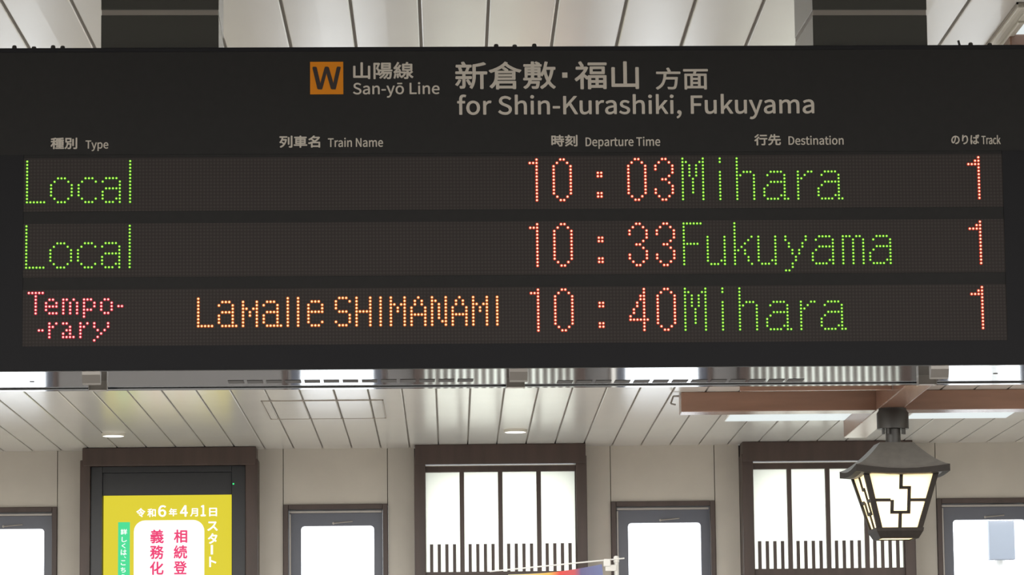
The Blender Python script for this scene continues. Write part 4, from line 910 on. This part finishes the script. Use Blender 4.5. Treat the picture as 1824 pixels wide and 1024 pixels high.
# the cross beam, running from front to back
far = on_z(1503, 778.5, beam_bot)
xl = far.x
xr = xl + 44.0 / FPX * BEAM_Y
CROSS_Y0, CROSS_Y1 = BEAM_Y - 1.3, far.y
cross = thing('ceiling_beam', 'brown wooden beam running front to back, its pale underside crossing above the lantern', 'beam', ((xl + xr) / 2, CROSS_Y0, CEIL_Z), 0)
cw = (xr - xl) / 2
m2 = MB()
m2.box(-cw, cw, 0, BEAM_Y - CROSS_Y0 - 0.003, beam_bot - 0.004 - CEIL_Z, 0, 0.004)
m2.box(-cw, cw, BEAM_Y + beam_t - CROSS_Y0 + 0.003, CROSS_Y1 - CROSS_Y0, beam_bot - 0.004 - CEIL_Z, 0, 0.004)
m2.box(-cw, cw, BEAM_Y - CROSS_Y0 - 0.003, BEAM_Y + beam_t - CROSS_Y0 + 0.003, beam_bot - 0.004 - CEIL_Z, beam_bot - 0.001 - CEIL_Z)
m2.build('beam_timber', M['beam'], cross)
BAT_Y = BEAM_Y - 0.6  # thin board that stands in for the long beam's reflection in the ceiling
q0 = on_y(1318, 696.5, BAT_Y)
bat = thing('ceiling_beam', 'thin wooden board standing in for the reflection of the long beam in the ceiling', 'beam', (q0.x, BAT_Y, CEIL_Z), 0)
m3 = MB()
m3.box(0, xl - q0.x - 0.004, 0, 0.02, q0.z - CEIL_Z, 0, 0.003)
m3.build('beam_timber', M['beam'], bat)
# lit panels behind the beam
for pa, pb, py, lab in ((1290, 1503, 745.5, 'flat white lit ceiling panel behind the beam, left of the lantern'),
                        (1612, 1790, 741.0, 'flat white lit ceiling panel behind the beam, right of the lantern')):
    a, b = on_z(pa, py), on_z(pb, py)
    y0 = BEAM_Y + beam_t + 0.12
    t = thing('ceiling_light', lab, 'ceiling light', ((a.x + b.x) / 2, (y0 + a.y) / 2, CEIL_Z), 0, 'lit panels behind the beam')
    w2, d2 = (b.x - a.x) / 2, (a.y - y0) / 2
    MB().box(-w2, w2, -d2, d2, -0.012, 0.0, 0.002).build('light_housing', M['white'], t)
    MB().box(-w2 + 0.004, w2 - 0.004, -d2 + 0.004, d2 - 0.004, -0.0135, -0.0125).build('diffuser', M['tube_white'], t)

# ------------------------------------------------------------------ the lantern
LY = BEAM_Y - 0.10
lc = on_y(1590, 745, LY)
PL = LY / FPX
lan = thing('hanging_lantern', 'lit four-sided iron lantern with tapered frosted panes hanging from the wooden beam', 'lantern', (lc.x, LY, beam_bot - 0.004), 0.065)


def lz_(py, y=LY):
    return on_y(1600, py, y).z - (beam_bot - 0.004)


ztop = 0.0
mz = lz_(764)
mbm = MB()
mbm.lathe([(28.5 * PL, mz), (28.5 * PL, -0.02), (25 * PL, -0.008), (25 * PL, 0.0)])
mbm.build('ceiling_mount', M['dark_metal'], lan, True)
MB().lathe([(13.5 * PL, lz_(792)), (13.5 * PL, mz + 0.002)]).build('stem', M['dark_metal'], lan, True)
for ang in (200, 235, 320, 345):
    a = math.radians(ang)
    cx, cy = 20 * PL * math.cos(a), 20 * PL * math.sin(a)
    MB().lathe([(2.6 * PL, mz - 10 * PL), (2.6 * PL, mz + 0.001)], cx, cy, 10).build('screw', M['dark_metal'], lan, True)
# body: a front face 68 px half wide at the top, 40 px at the bottom
FH = 68 * PL                                 # half side at the top of the body
BHH = 41 * PL                                # half side at the bottom
yf = LY - FH
z_top, z_bot = lz_(838, yf), lz_(940, LY - BHH)
z_eave = lz_(826, LY - 84 * PL)
dx = 0.5 * PL                                 # the body hangs slightly right of the mount
# concave pyramid roof, square, eaves dropping towards the corners' middle
n = 8
E = 84 * PL
T = 30 * PL
z_peak = lz_(790)
rf = bmesh.new()
rings = []
for i in range(n + 1):
    t = i / n
    half = T + (E - T) * t
    z = z_peak + (z_eave - z_peak) * (1 - (1 - t) ** 1.45)
    ring = []
    for cxs, cys in ((-1, -1), (1, -1), (1, 1), (-1, 1)):
        pass
    for s in range(4):
        c0_ = ((-1, -1), (1, -1), (1, 1), (-1, 1))[s]
        c1_ = ((1, -1), (1, 1), (-1, 1), (-1, -1))[s]
        for k in range(6):
            f = k / 6
            sag = -0.018 * t * t * math.sin(math.pi * f)
            ring.append(rf.verts.new((dx + half * (c0_[0] + (c1_[0] - c0_[0]) * f), half * (c0_[1] + (c1_[1] - c0_[1]) * f), z + sag)))
    rings.append(ring)
# the eave: a short vertical drop, then the soffit back in
for half, dz in ((E, -12 * PL), (E * 0.86, -13 * PL)):
    ring = []
    for s in range(4):
        c0_ = ((-1, -1), (1, -1), (1, 1), (-1, 1))[s]
        c1_ = ((1, -1), (1, 1), (-1, 1), (-1, -1))[s]
        for k in range(6):
            f = k / 6
            sag = -0.018 * math.sin(math.pi * f)
            ring.append(rf.verts.new((dx + half * (c0_[0] + (c1_[0] - c0_[0]) * f), half * (c0_[1] + (c1_[1] - c0_[1]) * f), z_eave + sag * 0.6 + dz)))
    rings.append(ring)
for i in range(len(rings) - 1):
    for k in range(24):
        k2 = (k + 1) % 24
        f = rf.faces.new((rings[i][k], rings[i][k2], rings[i + 1][k2], rings[i + 1][k]))
        if i >= n:
            f.material_index = 1
rf.faces.new(rings[0])
rf.faces.new(rings[-1][::-1])
rmb = MB()
rmb.bm.free()
rmb.bm = rf
rmb.build('roof', [M['lantern_roof'], M['lantern']], lan)


def corner(t, half_add=0.0):
    """half side of the body at the fraction t from top to bottom"""
    return FH + (BHH - FH) * t + half_add


def zz(t):
    return z_top + (z_bot - z_top) * t


pt = 0.023
for cxs, cys in ((-1, -1), (1, -1), (1, 1), (-1, 1)):
    lo, hi = corner(1), corner(0)
    def sq(h, z):
        xs = sorted((cxs * h, cxs * (h - pt)))
        ys = sorted((cys * h, cys * (h - pt)))
        return [(dx + xs[0], ys[0], z), (dx + xs[1], ys[0], z), (dx + xs[1], ys[1], z), (dx + xs[0], ys[1], z)]
    MB().hexa(sq(lo, z_bot), sq(hi, z_top)).build('corner_post', M['lantern'], lan)
# bottom rim: a band round the body that turns in underneath
bmz = 13 * PL
rb = MB()


def loop4(h, z):
    return [(dx - h, -h, z), (dx + h, -h, z), (dx + h, h, z), (dx - h, h, z)]


def tube4(mb, loops):
    vs = [v for l in loops for v in l]
    fs = []
    n_ = len(loops)
    for i in range(n_):
        j = (i + 1) % n_
        for k in range(4):
            k2 = (k + 1) % 4
            fs.append((i * 4 + k, i * 4 + k2, j * 4 + k2, j * 4 + k))
    mb._faces(vs, fs)


tube4(rb, [loop4(BHH + 0.004, z_bot + 0.002), loop4(BHH + 0.002, z_bot - 0.012), loop4(BHH - 0.016, z_bot - bmz - 0.012),
           loop4(BHH - 0.026, z_bot - bmz - 0.012), loop4(BHH - 0.022, z_bot + 0.002)])
rb.build('bottom_rim', M['lantern'], lan)
MB().hexa(loop4(BHH - 0.028, z_bot - bmz - 0.008), loop4(BHH - 0.028, z_bot - bmz - 0.004)).build('bottom_pane', M['lantern_glass'], lan)
tb = MB()
tube4(tb, [loop4(FH + 0.002, z_top + 0.012), loop4(FH + 0.002, z_top - 0.004), loop4(FH - 0.014, z_top - 0.004), loop4(FH - 0.014, z_top + 0.012)])
tb.build('top_rim', M['lantern'], lan)
# panes with their glazing bars, one per side
for s in range(4):
    rot = Matrix.Rotation(math.pi / 2 * s, 3, 'Z')

    def fp(u, t, inset):
        """u: offset from the middle of the face, t: 0 top .. 1 bottom"""
        v = rot @ Vector((u, -(corner(t) - inset), 0))
        return (v.x + dx, v.y, zz(t))

    def slab(mb, u0, u1, t0, t1, i0, i1, u0b=None, u1b=None):
        u0b = u0 if u0b is None else u0b
        u1b = u1 if u1b is None else u1b
        mb.hexa([fp(u0b, t1, i0), fp(u1b, t1, i0), fp(u1b, t1, i1), fp(u0b, t1, i1)], [fp(u0, t0, i0), fp(u1, t0, i0), fp(u1, t0, i1), fp(u0, t0, i1)])
    gb = MB()
    e0, e1 = corner(0) - pt + 0.001, corner(1) - pt + 0.001
    slab(gb, -e0, e0, 0.0, 1.0, 0.010, 0.013, -e1, e1)
    pane = gb.build('pane', M['lantern_glass'], lan)
    zb_ = MB()
    b2 = 3.0 * PL
    tt = 2.7 / 102.0

    def at_t(py):
        return (py - 838) / 102.0
    i0, i1 = 0.002, 0.009
    r_ = 18 * PL
    slab(zb_, -b2, b2, 0.0, at_t(868), i0, i1)
    slab(zb_, -b2, r_, at_t(868) - tt, at_t(868) + tt, i0, i1)
    slab(zb_, r_ - 2 * b2, r_, at_t(868), at_t(912), i0, i1)
    slab(zb_, -r_, r_, at_t(912) - tt, at_t(912) + tt, i0, i1)
    slab(zb_, -r_, -r_ + 2 * b2, at_t(890), at_t(912), i0, i1)
    slab(zb_, -b2, b2, at_t(912), 1.0, i0, i1)
    em = corner(at_t(890)) - 0.008
    slab(zb_, -em, -r_, at_t(890) - tt, at_t(890) + tt, i0, i1)
    slab(zb_, r_, em, at_t(890) - tt, at_t(890) + tt, i0, i1)
    zb_.build('glazing_bars', M['lantern'], pane)
ld = bpy.data.lights.new('lantern_bulb', 'POINT')
ld.energy, ld.color, ld.shadow_soft_size = 6.0, (1.0, 0.85, 0.60), 0.04
lo = bpy.data.objects.new('lantern_bulb', ld)
lo.parent = lan
lo.location = (dx, 0, (z_top + z_bot) / 2 + 0.02)
COL.objects.link(lo)

# ------------------------------------------------------------------ the information screen on the left
DY = LAT_Y


def dpx(px, py):
    return on_y(px, py, DY)


d0 = dpx(142, 900)
d1 = dpx(459, 900)
dis = thing('information_screen', 'tall lit screen with a yellow notice in a brown wooden surround on the far wall', 'screen', ((d0.x + d1.x) / 2, DY, 0.0), 0)
cxd = (d0.x + d1.x) / 2
dw = (d1.x - d0.x) / 2


def dl(px, py, dep=0.0):
    p = on_y(px, py, DY + dep)
    return p.x - cxd, p.z


PD = DY / FPX
fb = MB()
zj = dl(300, 829)[1]
fb.box(-dw + 4 * PD, dw - 3 * PD, 0.0, WALL_Y - DY - 0.002, zj, CEIL_Z - 0.001, 0.004)
fb.box(-dw, -dw + 18 * PD, 0.006, WALL_Y - DY - 0.002, 1.64, dl(300, 818)[1], 0.004)
fb.box(dw - 22 * PD, dw, 0.006, WALL_Y - DY - 0.002, 1.64, dl(300, 818)[1], 0.004)
fb.box(-dw + 18 * PD, dw - 22 * PD, 0.006, WALL_Y - DY - 0.002, 1.64, 1.72, 0.004)
fb.build('wooden_surround', M['wood'], dis)
fb = MB()
ix0, ix1 = -dw + 18 * PD, dw - 22 * PD
s_x0, s_zt = dl(186, 883, 0.05)
s_x1, _ = dl(411, 883, 0.05)
zs0 = s_zt - (s_x1 - s_x0) * 16 / 9
fb.box(ix0, s_x0 - 3 * PD, 0.03, 0.09, 1.72, zj, 0.003)
fb.box(s_x1 + 2 * PD, ix1, 0.03, 0.09, 1.72, zj, 0.003)
fb.box(s_x0 - 3 * PD, s_x1 + 2 * PD, 0.045, 0.09, s_zt, zj - 11 * PD, 0.002)
fb.box(s_x0 - 3 * PD, s_x1 + 2 * PD, 0.03, 0.09, zj - 11 * PD, zj, 0.002)
fb.box(s_x0 - 3 * PD, s_x1 + 2 * PD, 0.045, 0.09, 1.72, zs0, 0.002)
M['bezel'] = mat('black_bezel', (0.016, 0.018, 0.023), 0.35)
fb.build('bezel', M['bezel'], dis)
scr = MB().box(s_x0 - 0.004, s_x1 + 0.004, 0.05, 0.07, zs0 - 0.004, s_zt + 0.004).build('screen', M['screen_yellow'], dis)
lx_, lz2 = dl(416, 862, 0.04)
M['green_lamp'] = emission('green_lamp', srgb(60, 230, 130), 1.2)
MB().box(lx_ - 0.004, lx_ + 0.004, 0.026, 0.031, lz2 - 0.004, lz2 + 0.004, 0.001).build('indicator_lamp', M['green_lamp'], dis)
# notice shown on the screen
x0, zt = dl(238.5, 927, 0.05)
x1, _ = dl(364, 927, 0.05)
MB().prism(rounded_rect(x0, x1, zs0 + 0.25, zt, 20 * PD), 'y', 0.0488, 0.0495).build('white_card', M['screen_white'], scr)
x0, zt = dl(210.5, 930, 0.05)
x1, _ = dl(231.5, 930, 0.05)
MB().box(x0, x1, 0.0488, 0.0495, zs0 + 0.3, zt).build('green_strip', M['screen_green'], scr)


def zoomed(items, bold):
    out = []
    for (s, ax0, ax1, az0, az1) in items:
        px0, px1, py0, py1 = 160 + ax0 / 6.08, 160 + ax1 / 6.08, 860 + az0 / 6.08, 860 + az1 / 6.08
        X0, Z1 = dl(px0, py0, 0.05)
        X1, _ = dl(px1, py0, 0.05)
        _, Z0 = dl((px0 + px1) / 2, py1, 0.05)
        out.append((s, X0, X1, Z0, Z1, False, bold))
    return out


lettering('date_lettering', scr, zoomed([('令', 503, 602, 273, 372), ('和', 623, 716, 278, 370), ('6', 740, 828, 242, 368), ('年', 856, 946, 275, 362),
                                         ('4', 976, 1062, 242, 366), ('月', 1086, 1172, 275, 364), ('1', 1200, 1256, 240, 362), ('日', 1292, 1378, 270, 362)], 0.028), M['screen_white'], 0.0485)
lettering('start_lettering', scr, zoomed([('ス', 1272, 1386, 418, 520), ('タ', 1278, 1382, 545, 660), ('ト', 1292, 1370, 798, 912)], 0.035), M['screen_white'], 0.0485)
tall = dl(160 + 1310 / 6.08, 860 + 775 / 6.08, 0.05), dl(160 + 1334 / 6.08, 860 + 672 / 6.08, 0.05)
MB().box(tall[0][0], tall[1][0], 0.0483, 0.0488, tall[0][1], tall[1][1]).build('long_vowel_mark', M['screen_white'], scr)
lettering('red_lettering', scr, zoomed([('相', 910, 1056, 505, 650), ('続', 908, 1056, 675, 822), ('登', 908, 1052, 845, 990)], 0.026), M['screen_red'], 0.0485)
lettering('red_lettering', scr, zoomed([('義', 655, 802, 505, 655), ('務', 652, 802, 675, 826), ('化', 650, 800, 850, 996)], 0.026), M['screen_red'], 0.0485)
lettering('strip_lettering', scr, zoomed([('詳', 335, 405, 500, 560), ('し', 345, 402, 585, 640), ('く', 345, 388, 655, 708), ('は', 335, 400, 722, 782), ('、', 370, 392, 795, 815),
                                          ('こ', 336, 388, 838, 892), ('ち', 334, 388, 915, 970), ('ら', 336, 386, 990, 1045)], 0.02), M['screen_white'], 0.0485)

# ------------------------------------------------------------------ banner on its stand
NY = WALL_Y - 0.75
pp = on_y(1098, 1000, NY)
ban = thing('banner_stand', 'white banner pole with a tilted arm carrying a red and blue cloth', 'banner', (pp.x, NY, 0.0), 0)
PN = NY / FPX
ztp = on_y(1098, 990, NY).z
MB().lathe([(4.0 * PN, 0.0), (4.0 * PN, ztp - 12 * PN), (5.0 * PN, ztp - 11 * PN), (5.0 * PN, ztp - 2 * PN), (3.0 * PN, ztp), ], 0, 0, 16).build('pole', M['white'], ban, True)
MB().lathe([(0.16, 0.0), (0.16, 0.06), (0.05, 0.09), (0.03, 0.12)], 0, 0, 24).build('foot', M['white'], ban, True)
ax = on_y(872, 1018, NY)
bxp = on_y(1112, 994.5, NY)
e0, e1 = Vector((ax.x - pp.x, -0.012, ax.z)), Vector((bxp.x - pp.x, -0.012, bxp.z))
MB().bar(e0, e1, 1.3 * PN).build('arm', M['white'], ban)
kb = MB()
k0p = on_y(1082, 1002, NY)
kb.box(k0p.x - pp.x - 7 * PN, k0p.x - pp.x + 5 * PN, -0.03, 0.012, k0p.z - 7 * PN, k0p.z + 6 * PN, 0.003)
kb.box(k0p.x - pp.x - 4 * PN, 0, -0.02, 0.01, k0p.z - 15 * PN, k0p.z - 4 * PN, 0.003)
kb.build('clamp', M['white'], ban)


def cloth_material():
    m = mat('banner_cloth', (0.8, 0.8, 0.8), 0.8)
    nt = m.node_tree
    tc = nt.nodes.new('ShaderNodeTexCoord')
    sx = nt.nodes.new('ShaderNodeSeparateXYZ')
    mr = nt.nodes.new('ShaderNodeMapRange')
    mr.inputs['From Min'].default_value = (on_y(890, 1010, NY).x - pp.x)
    mr.inputs['From Max'].default_value = (on_y(1080, 1010, NY).x - pp.x)
    rp = nt.nodes.new('ShaderNodeValToRGB')
    el = rp.color_ramp.elements
    el[0].position, el[0].color = 0.0, (0.85, 0.82, 0.7, 1)
    el[1].position, el[1].color = 1.0, (0.20, 0.24, 0.45, 1)
    for pos, c in ((0.25, (0.8, 0.62, 0.3, 1)), (0.46, (0.85, 0.5, 0.12, 1)), (0.56, (0.75, 0.09, 0.08, 1)), (0.70, (0.62, 0.12, 0.14, 1)), (0.76, (0.16, 0.15, 0.30, 1))):
        e = el.new(pos)
        e.color = c
    nt.links.new(tc.outputs['Object'], sx.inputs[0])
    nt.links.new(sx.outputs['X'], mr.inputs['Value'])
    nt.links.new(mr.outputs['Result'], rp.inputs['Fac'])
    nt.links.new(rp.outputs['Color'], nt.nodes['Principled BSDF'].inputs['Base Color'])
    return m


cl = MB()
N1, N2 = 24, 14
c_a, c_b = on_y(905, 1023.5, NY), on_y(1072, 1005, NY)
grid = []
for i in range(N1 + 1):
    f = i / N1
    x = c_a.x + (c_b.x - c_a.x) * f - pp.x
    zt_ = c_a.z + (c_b.z - c_a.z) * f - 0.012 * math.sin(math.pi * f)
    grid.append([(x + 0.01 * math.sin(9 * j / N2), -0.012 + 0.02 * math.sin(f * 9 + j * 0.5) * j / N2, zt_ - 0.9 * j / N2) for j in range(N2 + 1)])
for side_y in (0.0, 0.0016):
    vs = [(p[0], p[1] + side_y, p[2]) for col in grid for p in col]
    cl._faces(vs, [(i * (N2 + 1) + j, (i + 1) * (N2 + 1) + j, (i + 1) * (N2 + 1) + j + 1, i * (N2 + 1) + j + 1) for i in range(N1) for j in range(N2)])
cl.build('cloth', cloth_material(), ban, True)

# ------------------------------------------------------------------ fittings at the top right corner, beyond the board
t0 = on_z(1812, 4)
t1 = on_z(1757, 76)
cas = thing('ceiling_unit', 'cream framed ceiling unit at the upper right corner beyond the board', 'ceiling unit', (t0.x, t0.y, CEIL_Z), 0)
cx0 = (t0.x + t1.x) / 2 - t0.x
ln = 1.35
cb2 = MB()
pitch_ = PLANK
cb2.box(cx0, cx0 + 0.004, 0.0, ln, -0.003, 0.0)
cb2.box(cx0, cx0 + 0.95, 0.0, 0.008, -0.003, 0.0)
cb2.build('shadow_joint', M['gap'], cas)
cb2 = MB()
cb2.box(cx0 + 0.004, cx0 + 0.016, 0.008, ln, -0.010, 0.0, 0.002)
cb2.box(cx0 + 0.016, cx0 + 0.028, 0.02, ln, -0.004, 0.0)
cb2.box(cx0 + 0.016, cx0 + 0.95, 0.008, 0.02, -0.010, 0.0, 0.002)
cb2.box(cx0 + 0.028, cx0 + 0.95, 0.02, 0.16, -0.007, 0.0, 0.002)
cb2.box(cx0 + 0.028, cx0 + 0.043, 0.16, ln, -0.012, 0.0, 0.003)
cb2.build('casing', M['cream'], cas)
MB().box(cx0 + 0.043, cx0 + 0.95, 0.16, ln, -0.006, 0.0).build('diffuser', M['tube_white'], cas)
NB_Y = on_z(1808, 55).y
wbp = on_y(1799, 78, NB_Y)
near = thing('ceiling_beam', 'short visible end of a brown wooden beam above the right end of the board', 'beam', (wbp.x, NB_Y, CEIL_Z - 0.007), 0)
MB().box(0, XR - wbp.x - 0.01, 0, 0.12, -0.11, 0.0, 0.004).build('beam_timber', M['beam'], near)

# ------------------------------------------------------------------ outside: a grey-blue panel seen through the right window
oy = WALL_Y + 2.2
o0, o1 = on_y(1763, 997, oy), on_y(1806, 900, oy)
pan = thing('outdoor_sign', 'grey-blue sign panel on a post outside the rightmost window', 'sign', ((o0.x + o1.x) / 2, oy, 0.0), 0)
hw2 = (o1.x - o0.x) / 2
MB().box(-hw2, hw2, 0, 0.06, o0.z, o0.z + 0.75, 0.004).build('sign_panel', M['outdoor'], pan)
MB().bar((0, 0.09, 0), (0, 0.09, o0.z + 0.7), 0.03).build('sign_post', M['white'], pan)
struct(MB().box(XL - 3, XR + 3, WALL_Y + 0.25, WALL_Y + 9, -0.15, -0.02).build('ground', M['floor']))
